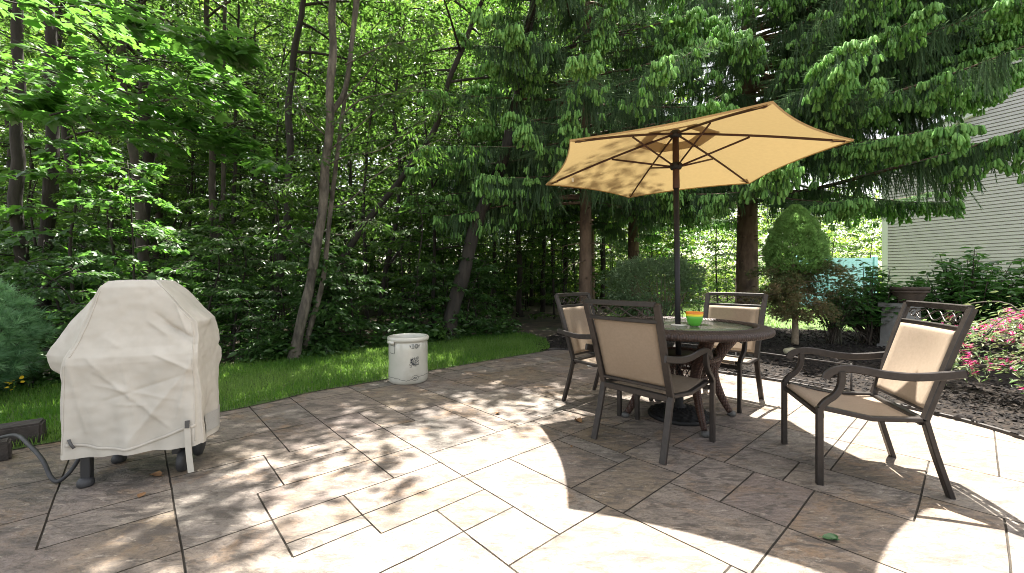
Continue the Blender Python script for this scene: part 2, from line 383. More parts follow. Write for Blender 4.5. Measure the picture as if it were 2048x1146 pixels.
def sheet(name, poly, z, m, grow=0.0, dens=.25, mound=0.0):
    bmx=bmesh.new(); vs=[bmx.verts.new((x,y,z)) for x,y in poly]; bmx.faces.new(vs); bmesh.ops.triangulate(bmx,faces=bmx.faces[:])
    me=bpy.data.meshes.new(name); bmx.to_mesh(me); bmx.free(); me.materials.append(m); o=bpy.data.objects.new(name,me); COL.objects.link(o); return setp(o,kind='structure')
def inpoly(P, poly):
    P=np.asarray(P); x,y=P[:,0],P[:,1]; poly=np.asarray(poly); r=np.zeros(len(P),bool); j=len(poly)-1
    for i in range(len(poly)):
        xi,yi=poly[i]; xj,yj=poly[j]
        c=((yi>y)!=(yj>y))&(x<(xj-xi)*(y-yi)/(yj-yi+1e-12)+xi); r^=c; j=i
    return r
le=[(-4.6,-4.2),(-2.5,-4.2),(-.65,-4.21),(.74,-4.25),(1.18,-4.37),(2.05,-4.39),(2.66,-4.44),(3.79,-4.46),(4.75,-4.47),(5.1,-4.75)]
ls=spline([(u,v) for u,v in le],10); ls=[(u,v+.02*noisy((u,v),6,1.7)) for u,v in ls]
LAWN=[tuple(uv2xy(u,v)) for u,v in ls]+[tuple(uv2xy(u,v)) for u,v in ((5.6,-5.3),(5.9,-6.0),(5.7,-6.5),(3,-6.6),(0,-6.5),(-4.6,-6.5))]
sheet('lawn',LAWN,.006,M['turf'])
pe=spline([(.43,6.40),(.80,6.57),(1.6,5.80),(2.48,4.95),(2.78,4.66),(2.94,4.50),(3.2,4.02),(3.48,3.44),(3.55,3.17),(3.56,2.9),(3.5,2.4),(3.3,1.4),(3.0,.2)],10)[:]
BED=[(x+.012*noisy((x,y),7,3.),y+.012*noisy((x,y),7,8.)) for x,y in pe]+[(9,0),(11,3),(11.5,6.5),(10.2,8.3),(7.7,8.45),(5.8,9.5),(4.2,9.9),(2.4,10.1),(1.0,8.7),(.35,7.2)]
sheet('mulch_bed',BED,.014,M['mulch'])
RL=[(2.2,10.0),(4.2,9.8),(5.8,9.4),(7.7,8.35),(10.2,8.2),(11.4,6.5),(11,2),(22,-4),(40,-4),(40,40),(14,30),(6,17),(3.2,14)]
sheet('rear_lawn',RL,-.002,M['turf'])
def scatter(poly,n,rng):
    poly=np.array(poly); lo,hi=poly.min(0),poly.max(0); out=[]; tot=0
    while tot<n:
        P=rng.uniform(lo,hi,(n,2)); P=P[inpoly(P,poly)]; out.append(P); tot+=len(P)
        if len(out)>60: break
    return np.concatenate(out)[:n]
BL=np.array([(-.5,0,0),(.5,0,0),(-.42,.35,.10),(.42,.35,.10),(-.28,.72,.36),(.28,.72,.36),(0,1.0,.72)])
BF=[(0,1,3,2),(2,3,5,4),(4,5,6)]
def grass(name, P, h, wd, rng, z=.008):
    n=len(P); a=rng.uniform(0,2*PI,n); t=rng.uniform(.05,.7,n)
    D=np.stack([np.cos(a)*np.sin(t),np.sin(a)*np.sin(t),np.cos(t)],-1); R=basis(D,rng.uniform(-.6,.6,n))
    T=np.concatenate([P,np.full((n,1),z)],1); hh=h*rng.uniform(.55,1.25,n); ww=wd*rng.uniform(.7,1.3,n)
    mb=MB(); pt=np.array([noisy(p,.9,4.) for p in P])
    inst(mb,BL,BF,R,T,np.stack([ww,hh,hh],-1),np.clip(rng.uniform(-.15,.75,n)+.9*pt,0,1))
    return setp(mb.build(name,M['grass'],smooth=True),kind='stuff')
P=scatter(LAWN,78000,RNG); d=np.hypot(P[:,0],P[:,1]); P=P[(d<7.5)&(P[:,1]>1.6)|(RNG.random(len(P))<.6)&(P[:,1]>1)]
grass('lawn_grass',P,.047,.0066,RNG)
P=scatter(RL,90000,RNG); P=P[(P[:,0]/np.maximum(P[:,1],.1)<1.5)&(P[:,1]>5)&(P[:,1]<24)]
grass('rear_lawn_grass',P,.075,.014,RNG,0.0)
def chips():
    mb=MB()
    for k in range(4):
        rr=np.random.default_rng(50+k); base=np.array([(1,0,0),(-1,0,0),(0,1,0),(0,-1,0),(0,0,1),(0,0,-1),(.6,.6,.5),(-.6,-.5,.5)],float)
        TV=np.array([(1,.1,0),(.3,.9,.1),(-.6,.8,0),(-1,-.1,.1),(-.4,-.9,0),(.6,-.8,.1),(.1,.1,.75),(-.3,-.2,.6)])*rr.uniform(.7,1.2,(8,3))
        TF=[(0,1,6),(1,2,6),(2,7,6),(2,3,7),(3,4,7),(4,5,7),(5,6,7),(5,0,6)]
        P=scatter(BED,9000,rr); d=np.hypot(P[:,0],P[:,1]); P=P[(P[:,0]/np.maximum(P[:,1],.3)<1.45)&((d<6)|(rr.random(len(P))<.55))]
        # the bed is deeper in stone near the patio
        n=len(P); a=rr.uniform(0,2*PI,n); t=rr.uniform(-.35,.35,n)
        R=basis(np.stack([np.cos(a)*np.cos(t),np.sin(a)*np.cos(t),np.sin(t)],-1),rr.uniform(-.4,.4,n))
        s=rr.uniform(.008,.026,n)*np.where(rr.random(n)<.06,1.7,1)
        inst(mb,TV,TF,R,np.concatenate([P,rr.uniform(.012,.032,(n,1))],1),np.stack([s,s*rr.uniform(.6,1.2,n),s*.8],-1),np.clip(rr.exponential(.16,n),0,1))
    setp(mb.build('mulch_chips',M['chip'],smooth=False),kind='stuff')
chips()

# ================================================================== CHAIRS
def make_chair(label):
    t=thing('patio_chair',label,'chair',group='patio chairs')
    fr=M['frame']
    for s in (-1,1):
        # side frame: rear leg, back upright
        mb=MB(); sweep(mb,spline([(s*.262,-.335,0),(s*.258,-.275,.21),(s*.255,-.232,.385)],4),rrect(.026,.042),(1,0,0)); mb.build('rear_leg',fr,t,False)
        mb=MB(); sweep(mb,spline([(s*.255,-.232,.388),(s*.257,-.285,.56),(s*.264,-.352,.78),(s*.270,-.417,.972)],5),rrect(.026,.044),(1,0,0)); mb.build('back_upright',fr,t,False)
        mb=MB(); sweep(mb,[(s*.297,.25,0),(s*.297,.25,.42)],rrect(.032,.032),(0,1,0))
        sweep(mb,spline([(s*.297,.247,.418),(s*.299,.222,.455),(s*.300,.185,.488),(s*.300,.160,.528),(s*.300,.150,.575),(s*.300,.150,.622)],5),rrect(.030,.034),(1,0,0)); mb.build('front_leg',fr,t,False)
        mb=MB(); pa=spline([(s*.300,.222,.578),(s*.300,.212,.604),(s*.300,.175,.628),(s*.300,.115,.640),(s*.300,.04,.632),(s*.300,-.05,.618),(s*.300,-.16,.614),(s*.300,-.28,.628),(s*.300,-.372,.645)],6)
        sweep(mb,pa,rrect(.044,.017,.005),(1,0,0)); mb.build('armrest',fr,t,False)
        mb=MB(); sweep(mb,[(s*.255,-.215,.385),(s*.262,0,.372),(s*.268,.232,.412)],rrect(.024,.034),(1,0,0)); mb.build('seat_rail',fr,t,False)
    mb=MB(); sweep(mb,[(-.242,-.232,.372),(.242,-.232,.372)],rrect(.036,.040),(0,0,1)); mb.build('rear_crossbar',fr,t,False)
    mb=MB(); sweep(mb,[(-.281,.235,.372),(.281,.235,.372)],rrect(.026,.030),(0,0,1)); mb.build('front_crossbar',fr,t,False)
    def by(z): return -.232-(z-.388)*(.417-.232)/(.972-.388)
    def rail(name,z,h,w,bow):
        mb=MB(); X=np.linspace(-.258,.258,11); sweep(mb,[(x,by(z)-bow*(1-(x/.258)**2),z) for x in X],rrect(h,w),(0,1,0)); return mb.build(name,fr,t,False)
    rail('top_rail',.968,.034,.030,.018); rail('middle_rail',.862,.026,.024,.014); rail('lower_rail',.432,.020,.022,.0)
    # scroll work between the rails
    mb=MB(); zc=.914; X=np.linspace(-.165,.165,40)
    P3=lambda x,z:(x,by(z)-.016*(1-(x/.258)**2),z)
    for sg in (1,-1): tube(mb,[P3(x,zc+sg*.028*math.cos(x/.33*3*PI*1.0)) for x in X],.0042,6)
    for s in (-1,1):
        a=np.linspace(0,2.35*PI,30); r=np.linspace(.034,.010,30)
        tube(mb,[P3(s*(.196-.004)+s*rr_*math.cos(q+PI*.0),zc+rr_*math.sin(q)*.95) for q,rr_ in zip(a,r)],.0040,6)
        a=np.linspace(.6*PI,2.2*PI,18); r=np.linspace(.020,.008,18)
        tube(mb,[P3(s*.150-s*rr_*math.cos(q),zc-.012-rr_*math.sin(q)) for q,rr_ in zip(a,r)],.0036,6)
    mb.build('scrollwork',fr,t)
    # slings
    def cloth(name, fn, nu=14, nv=18, th=.0035):
        mb=MB(); G=np.array([[fn(u,v) for u in np.linspace(-1,1,nu)] for v in np.linspace(0,1,nv)])
        Nn=np.cross(np.gradient(G,axis=1),np.gradient(G,axis=0)); Nn/=np.linalg.norm(Nn,axis=2)[...,None]
        A=(G+Nn*th/2).reshape(-1,3); B=(G-Nn*th/2).reshape(-1,3); k=nu*nv
        F=[(i*nu+j,i*nu+j+1,(i+1)*nu+j+1,(i+1)*nu+j) for i in range(nv-1) for j in range(nu-1)]
        F+=[(k+f[3],k+f[2],k+f[1],k+f[0]) for f in F[:]]
        ring=[j for j in range(nu)]+[i*nu+nu-1 for i in range(1,nv)]+[(nv-1)*nu+j for j in range(nu-2,-1,-1)]+[i*nu for i in range(nv-2,0,-1)]
        for a,b in zip(ring,ring[1:]+ring[:1]): F.append((b,a,k+a,k+b))
        mb.add(np.vstack([A,B]),F); return mb.build(name,M['sling'],t)
    def backf(u,v):
        z=.440+v*(.850-.440); sag=.020*(1-u*u)*math.sin(PI*min(1,v*1.05+.02))
        return (u*.236,by(z)+.012-sag-.013*(1-u*u)*v,z)
    cloth('back_sling',backf)
    def seatf(u,v):
        y=-.205+v*(.252+.205); z=.380-.012*math.sin(PI*min(1,v*1.1))+.046*v**2.2-.028*(1-u*u)*math.sin(PI*min(1,v+.05))**.8
        if v>.93: z-=(v-.93)**2*5.0
        return (u*.252,y,z)
    cloth('seat_sling',seatf)
    return t
ch=make_chair('tan patio chair with its back to the viewer, nearest the bare slabs')
def put(o,x,y,a): o.location=(x,y,0); o.rotation_euler=(0,0,rad(a)); return o
put(ch,.999,2.943,-49.8)
copy_tree(ch,(2.006,2.488,0),rad(72.6),'lone tan patio chair pulled away from the table, half in the sun')
copy_tree(ch,(.900,3.810,0),rad(-132.9),'tan sling patio chair half hidden behind another chair back, beside the lawn corner')
copy_tree(ch,(1.905,3.884,0),rad(130.2),'tan patio chair facing the viewer across the table, before the thick spruce trunk')

# ================================================================== TABLE
TX,TY=1.362,3.41
def make_table():
    t=thing('patio_table','round brown wicker dining table with a patterned glass top','table',(TX,TY,0))
    mb=MB(); lathe(mb,[(0.543,.728),(0.543,.752),(0.558,.760),(0.633,.757),(0.657,.750),(0.669,.738),(0.671,.722),(0.663,.706),(0.647,.700),(0.567,.704),(0.543,.728)],72); mb.build('wicker_rim',M['wickerrim'],t)
    mb=MB(); lathe(mb,[(0.534,.748),(0.553,.763),(0.559,.7655),(0.567,.7635),(0.570,.758)],72); mb.build('rim_braid',M['wickerrim'],t)
    mb=MB(); lathe(mb,[(.032,.736),(.032,.744),(0.542,.744),(0.542,.736),(.032,.736)],64); mb.build('glass_top',M['glass'],t)
    mb=MB(); lathe(mb,[(.030,.735),(.030,.752),(.036,.754),(.058,.750),(.062,.7455)],28); mb.build('hole_ring',M['whiteplastic'],t)
    for k in range(4):
        a=rad(2+90*k); d=np.array([math.cos(a),math.sin(a)])
        mb=MB(); pr=[(.475,.700),(.44,.64),(.375,.56),(.315,.47),(.285,.38),(.300,.29),(.340,.19),(.385,.10),(.425,.035)]
        P=spline([(d[0]*r,d[1]*r,z) for r,z in pr],5); sc=np.interp(np.linspace(0,1,len(P)),[0,.15,.35,.55,.8,1],[1.25,1.25,1.1,.95,.72,.55])
        sweep(mb,P,[(q[0]*.043,q[1]*.035) for q in circ(1,14)],(-d[1],d[0],0),sc); lg=mb.build('leg',M['wicker'],t)
        mb=MB(); lathe(mb,[(.0,.0),(.026,.0),(.032,.008),(.032,.024),(.024,.036),(0,.038)],18,(d[0]*.440,d[1]*.440,0)); mb.build('foot_cap',M['greyplastic'],lg)
    mb=MB(); a=np.linspace(0,2*PI,49)[:-1]; sweep(mb,[(.285*math.cos(q),.285*math.sin(q),.50) for q in a],circ(.022,8),(0,0,1),closed=True); mb.build('shelf_ring',M['wicker'],t)
    mb=MB(); lathe(mb,[(.02,.497),(.27,.497),(.27,.503),(.02,.503)],40); mb.build('shelf',M['wicker'],t)
    mb=MB()
    for k in range(44):
        for s in (1,-1):
            q=np.linspace(0,1,5); tube(mb,[((.283-.05*x)*math.cos(2*PI*k/44+s*.24*x),(.283-.05*x)*math.sin(2*PI*k/44+s*.24*x),.49-.135*x) for x in q],.0042,4)
    sweep(mb,[(.233*math.cos(q),.233*math.sin(q),.352) for q in a],circ(.012,6),(0,0,1),closed=True)
    mb.build('lattice_apron',M['wicker'],t)
make_table()
def bowl(name,label,z0,r,h,m):
    t=MB(); x,y=1.462,3.345
    lathe(t,[(0,z0),(r*.52,z0),(r*.60,z0+h*.04),(r*.80,z0+h*.35),(r*.93,z0+h*.68),(r,z0+h),(r*.965,z0+h+.0015),(r*.93,z0+h-.001),(r*.86,z0+h*.68),(r*.74,z0+h*.36),(r*.5,z0+h*.09),(0,z0+h*.08)],40)
    o=t.build(name,m,loc=(x,y,0)); return setp(o,label,'bowl',group='stack of bowls')
bowl('bowl','lime green bowl, lowest of the three stacked on the table',.745,.064,.078,M['green'])
bowl('bowl','yellow bowl nested between the green and orange ones on the table',.765,.0655,.074,M['yellow'])
bowl('bowl','orange bowl on top of the stack on the table',.780,.067,.076,M['orange'])

# ================================================================== UMBRELLA
def make_umbrella():
    bx,by,hx,hy,hz=1.366,3.413,1.337,3.413,2.312
    t=thing('patio_umbrella','open tan six sided umbrella standing through the table','umbrella',(bx,by,0))
    ax=np.array([hx-bx,hy-by,hz]); pt=lambda z: ax*(z/hz)
    mb=MB(); tube(mb,[pt(.06),pt(1.90)],.0215,16); mb.build('lower_pole',M['blackpole'],t)
    mb=MB(); tube(mb,[pt(1.86),pt(1.875),pt(2.30)],[.026,.027,.0245],16); mb.build('upper_pole',M['brownpole'],t)
    mb=MB(); lathe(mb,[(0,2.335),(.03,2.335),(.045,2.322),(.047,2.285),(.03,2.275),(.02,2.27)],20,(hx-bx,hy-by,0)); mb.build('hub',M['blackpole'],t)
    r0=pt(2.045); mb=MB(); lathe(mb,[(.024,-.03),(.04,-.028),(.048,-.012),(.048,.014),(.04,.022),(.024,.024)],20,r0); mb.build('runner',M['blackpole'],t)
    mb=MB(); c0=pt(1.72); box(mb,(c0[0]+.0,c0[1]+.02,c0[2]),(.045,.07,.09))
    mb=MB()
    th0=rad(153.4); R=1.151; dr=.279
    cx,sx,cy,sy=math.cos(rad(-1.7)),math.sin(rad(-1.7)),math.cos(rad(-1.3)),math.sin(rad(-1.3))
    Mt=np.array([[1,0,0],[0,cx,-sx],[0,sx,cx]])@np.array([[cy,0,sy],[0,1,0],[-sy,0,cy]])
    hub=np.array([hx-bx,hy-by,hz-.005])
    W=lambda p: Mt@np.array(p)+hub
    cor=[(R*math.cos(th0-i*PI/3),R*math.sin(th0-i*PI/3),-dr) for i in range(6)]
    def surf(i,s,q,lift=0.0):
        """s 0..1 hub to rim, q 0..1 across panel i"""
        a,b=np.array(cor[i]),np.array(cor[(i+1)%6]); p=a*(1-q)+b*q
        w_=4*q*(1-q); inn=1-.060*w_*s**1.5
        p=p*s*inn; p[2]+=-.018*w_*s*(1-.4*s)+.020+lift
        p[2]+=.012*math.sin(PI*s)    # slight belly of the ribs
        return W(p)
    def canopy(name,s0,s1,lift,parent,ns=14,nq=13,th=.0025):
        mb=MB()
        for i in range(6):
            G=np.array([[surf(i,s,q,lift*(1-.35*s/s1)) for q in np.linspace(0,1,nq)] for s in np.linspace(s0,s1,ns)])
            k=ns*nq; F=[(a*nq+b,a*nq+b+1,(a+1)*nq+b+1,(a+1)*nq+b) for a in range(ns-1) for b in range(nq-1)]
            mb.add(G.reshape(-1,3),F)
            # hem turned down at the rim
            H=G[-1]; H2=H+np.array([0,0,-.012])+(H-hub)*-.006
            mb.add(np.vstack([H,H2]),[(b,b+1,nq+b+1,nq+b) for b in range(nq-1)])
        return mb.build(name,M['canopy'],parent)
    cn=canopy('canopy',.16,1.0,0,t)
    canopy('vent_cap',.015,.285,.050,cn,8,11)
    for i in range(6):   # corner pockets
        mb=MB()
        a=np.array(cor[i]); e=np.array(cor[(i+1)%6])-a; e2=np.array(cor[i-1])-a; e/=np.linalg.norm(e); e2/=np.linalg.norm(e2); zz=np.array([0,0,.006])
        p=[W(a+zz),W(a*.905+e*.045+zz),W(a*.90+zz*.2),W(a*.905+e2*.045+zz)]; mb.add(p,[(0,1,2),(0,2,3)]); mb.build('corner_pocket',M['canopy'],cn)
    
    for i in range(6):
        a=np.array(cor[i]); mb=MB()
        P=[W(a*s+np.array([0,0,.012*math.sin(PI*s)+.002])) for s in np.linspace(.03,.955,12)]
        sweep(mb,P,rrect(.011,.017,.003),(0,0,1)); rb=mb.build('rib',M['brownpole'],t)
        s=.455; mb=MB(); pm=W(a*s+np.array([0,0,.002])); d_=np.array([math.cos(th0-i*PI/3),math.sin(th0-i*PI/3),0])*.045
        sweep(mb,[r0+d_,pm],rrect(.010,.015,.003),(0,0,1)); mb.build('strut',M['brownpole'],rb)
    mb=MB(); a,b=np.array(cor[0]),np.array(cor[1]); p=a*.80+b*.03
    q=W(a*.77+b*.03+np.array([0,0,-.002])); mb.add([q,q+(.018,0,-.004),q+(.020,0,-.040),q+(.002,0,-.036)],[(0,1,2,3)]); mb.build('care_tag',M['whiteplastic'],cn)
make_umbrella()
def make_base():
    t=thing('umbrella_stand','round black umbrella stand with basketweave relief under the table','umbrella stand',(1.368,3.413,0))
    mb=MB(); n,k=96,22; V=[]
    for i in range(n):
        for j in range(k):
            r=.055+(.238-.055)*j/(k-1); a=2*PI*i/n
            z=.030+.050*(1-(r/.238)**2)
            rows=int((r-.055)/.032); w_=math.sin(a*20+rows*PI); z+=.010*max(0,w_)**.6*abs(math.sin((r-.055)/.032*PI))**.5
            V.append((r*math.cos(a),r*math.sin(a),z))
    F=[(i*k+j,((i+1)%n)*k+j,((i+1)%n)*k+j+1,i*k+j+1) for i in range(n) for j in range(k-1)]
    mb.add(V,F); lathe(mb,[(.238,.030),(.246,.022),(.246,.004),(.24,0),(0,0)],72); mb.build('weighted_base',M['resin'],t)
    mb=MB(); lathe(mb,[(.055,.078),(.045,.095),(.033,.11),(.031,.36),(.027,.372),(.0225,.374)],24); mb.build('stem',M['resin'],t)
    mb=MB(); tube(mb,[(-.028,-.006,.265),(-.055,-.012,.265)],.007,8); 
    a=np.linspace(0,2*PI,9)[:-1]
    lathe(mb,[(0,-.016),(.016,-.016),(.022,-.006),(.022,.006),(.016,.016),(0,.016)],10,(-.070,-.015,.265)); mb.build('lock_knob',M['resin'],t)
make_base()
# ================================================================== CROCK
def make_crock():
    x,y=-1.142,4.60; R=.212; Hh=.50
    t=thing('stoneware_crock','big cream stoneware crock printed with a leaf and the number 10','crock',(x,y,0))
    mb=MB(); lathe(mb,[(0,.004),(R-.02,.0),(R-.006,.012),(R,.04),(R+.001,.10),(R-.003,.20),(R-.001,.34),(R-.004,.435),(R-.010,.447),(R+.008,.452),(R+.014,.468),(R+.012,.488),(R-.002,.498),(R-.020,.494),(R-.026,.475),(R-.026,.30),(R-.03,.05),(0,.045)],64)
    body=mb.build('body',M['glaze'],t)
    phi0=math.atan2(-y,-x)   # towards the viewer
    def wrap(px_,pz,off=.0012,r=R):   # px_: metres along the wall to the viewer's right of the centre line
        a=phi0+px_/r; return ((r+off)*math.cos(a),(r+off)*math.sin(a),pz)
    def stroke(mb,pts,wd):
        pts=np.asarray(pts,float); d=np.gradient(pts,axis=0); d/=np.linalg.norm(d,axis=1)[:,None]+1e-9; nn=np.stack([-d[:,1],d[:,0]],-1)*wd/2
        V=[wrap(*(p+q)) for p,q in zip(pts,nn)]+[wrap(*(p-q)) for p,q in zip(pts,nn)]; k=len(pts)
        mb.add(V,[(i,i+1,k+i+1,k+i) for i in range(k-1)])
    cx=.068
    # number 10 with flanking wedges
    mb=MB()
    def poly(pts):
        mb.add([wrap(cx+p[0],p[1]) for p in pts],[tuple(range(len(pts)))])
    zb=.385
    for xx in (-.030,-.012): stroke(mb,[(cx+xx,zb+.002),(cx+xx*.95,zb+.020),(cx+xx*.98,zb+.040)],.0050)
    stroke(mb,[(cx-.036,zb+.001),(cx-.006,zb+.001)],.004); stroke(mb,[(cx-.036,zb+.041),(cx-.008,zb+.041)],.004)
    a=np.linspace(0,2*PI,25)
    stroke(mb,[(cx+.017+.017*math.cos(q),zb+.021+.022*math.sin(q)) for q in a],.0048)
    stroke(mb,[(cx+.017+.008*math.cos(q),zb+.021+.015*math.sin(q)) for q in a],.0036)
    poly([(-.058,zb+.034),(-.044,zb+.033),(-.044,zb+.006)]); poly([(.058,zb+.036),(.042,zb+.033),(.044,zb+.006)])
    mb.build('number_print',M['ink'],body,False)
    # leaf emblem
    mb=MB(); lz=.245; A=rad(-38)
    out=[(0,-.035),(.018,-.040),(.040,-.030),(.034,-.018),(.056,-.002),(.044,.004),(.046,.020),(.028,.016),(.030,.034),(.014,.030),(.012,.048),(0,.062),(-.012,.048),(-.014,.030),(-.030,.034),(-.028,.016),(-.046,.020),(-.044,.004),(-.056,-.002),(-.034,-.018),(-.040,-.030),(-.018,-.040),(0,-.035)]
    rot=lambda p:(cx+.0+p[0]*math.cos(A)-p[1]*math.sin(A),lz+p[0]*math.sin(A)+p[1]*math.cos(A))
    stroke(mb,[rot(p) for p in spline(out,3)],.0034)
    for tip in ((0,.055),(.048,.0),(-.048,.0),(.026,.028),(-.026,.028),(.032,-.028),(-.032,-.028)):
        stroke(mb,[rot((tip[0]*s,-.035+(tip[1]+.035)*s)) for s in np.linspace(0,1,5)],.0034)
        for q in (.5,.75):
            b_=(tip[0]*q,-.035+(tip[1]+.035)*q); stroke(mb,[rot((b_[0]+.010*s*sg,b_[1]+.006*s)) for s in (0,1)][:2],.0030) if False else None
            for sg in (-1,1): stroke(mb,[rot(b_),rot((b_[0]+sg*.009,b_[1]+.010))],.0034)
    stroke(mb,[rot(p) for p in ((0,-.035),(-.004,-.055),(.006,-.068),(-.006,-.080))],.0042)
    stroke(mb,[rot(p) for p in ((-.004,-.056),(-.022,-.060),(-.030,-.050))],.0034)
    for p in ((-.036,.004),(-.040,-.012),(-.024,-.026)):
        mb.add([wrap(*rot((p[0]+dx,p[1]+dz))) for dx,dz in ((-.008,-.006),(.008,-.004),(.006,.008),(-.006,.007))],[(0,1,2,3)])
    mb.build('leaf_emblem',M['ink'],body,False)
    mb=MB(); oz=.072
    stroke(mb,[(cx+.004+.036*math.cos(q),oz+.026*math.sin(q)) for q in a],.0036)
    for k in (-1,1): stroke(mb,[(cx-.014,oz+.007*k),(cx+.020,oz+.007*k)],.0045)
    mb.build('oval_mark',M['ink'],body,False)
    mb=MB(); rr=random.Random(5); xs=np.linspace(-.30,.30,46); ph=[.078-.03*math.exp(-((q+.02)/.07)**2)+.01*(q/.3)+rr.uniform(-.004,.004) for q in xs]
    stroke(mb,list(zip(xs,ph)),.0036); mb.build('crack_line',M['ink'],body,False)
    # ear handle on the viewer's left
    mb=MB(); hx=-.200
    P=[wrap(hx-.045,.445,.010),wrap(hx-.02,.447,.018),wrap(hx+.02,.445,.018),wrap(hx+.045,.440,.008)]
    tube(mb,spline(P,5),.018,10); hd=mb.build('ear_handle',M['glaze'],t)
    mb=MB()
    for pts in ([(hx+.047,.43),(hx+.048,.38),(hx+.044,.335),(hx+.03,.328),(hx+.00,.330),(hx-.03,.334)],[(hx-.03,.416),(hx+.01,.412),(hx+.044,.410)]): stroke(mb,spline(pts,4),.0045)
    mb.build('handle_wire',M['ink'],hd,False)
make_crock()

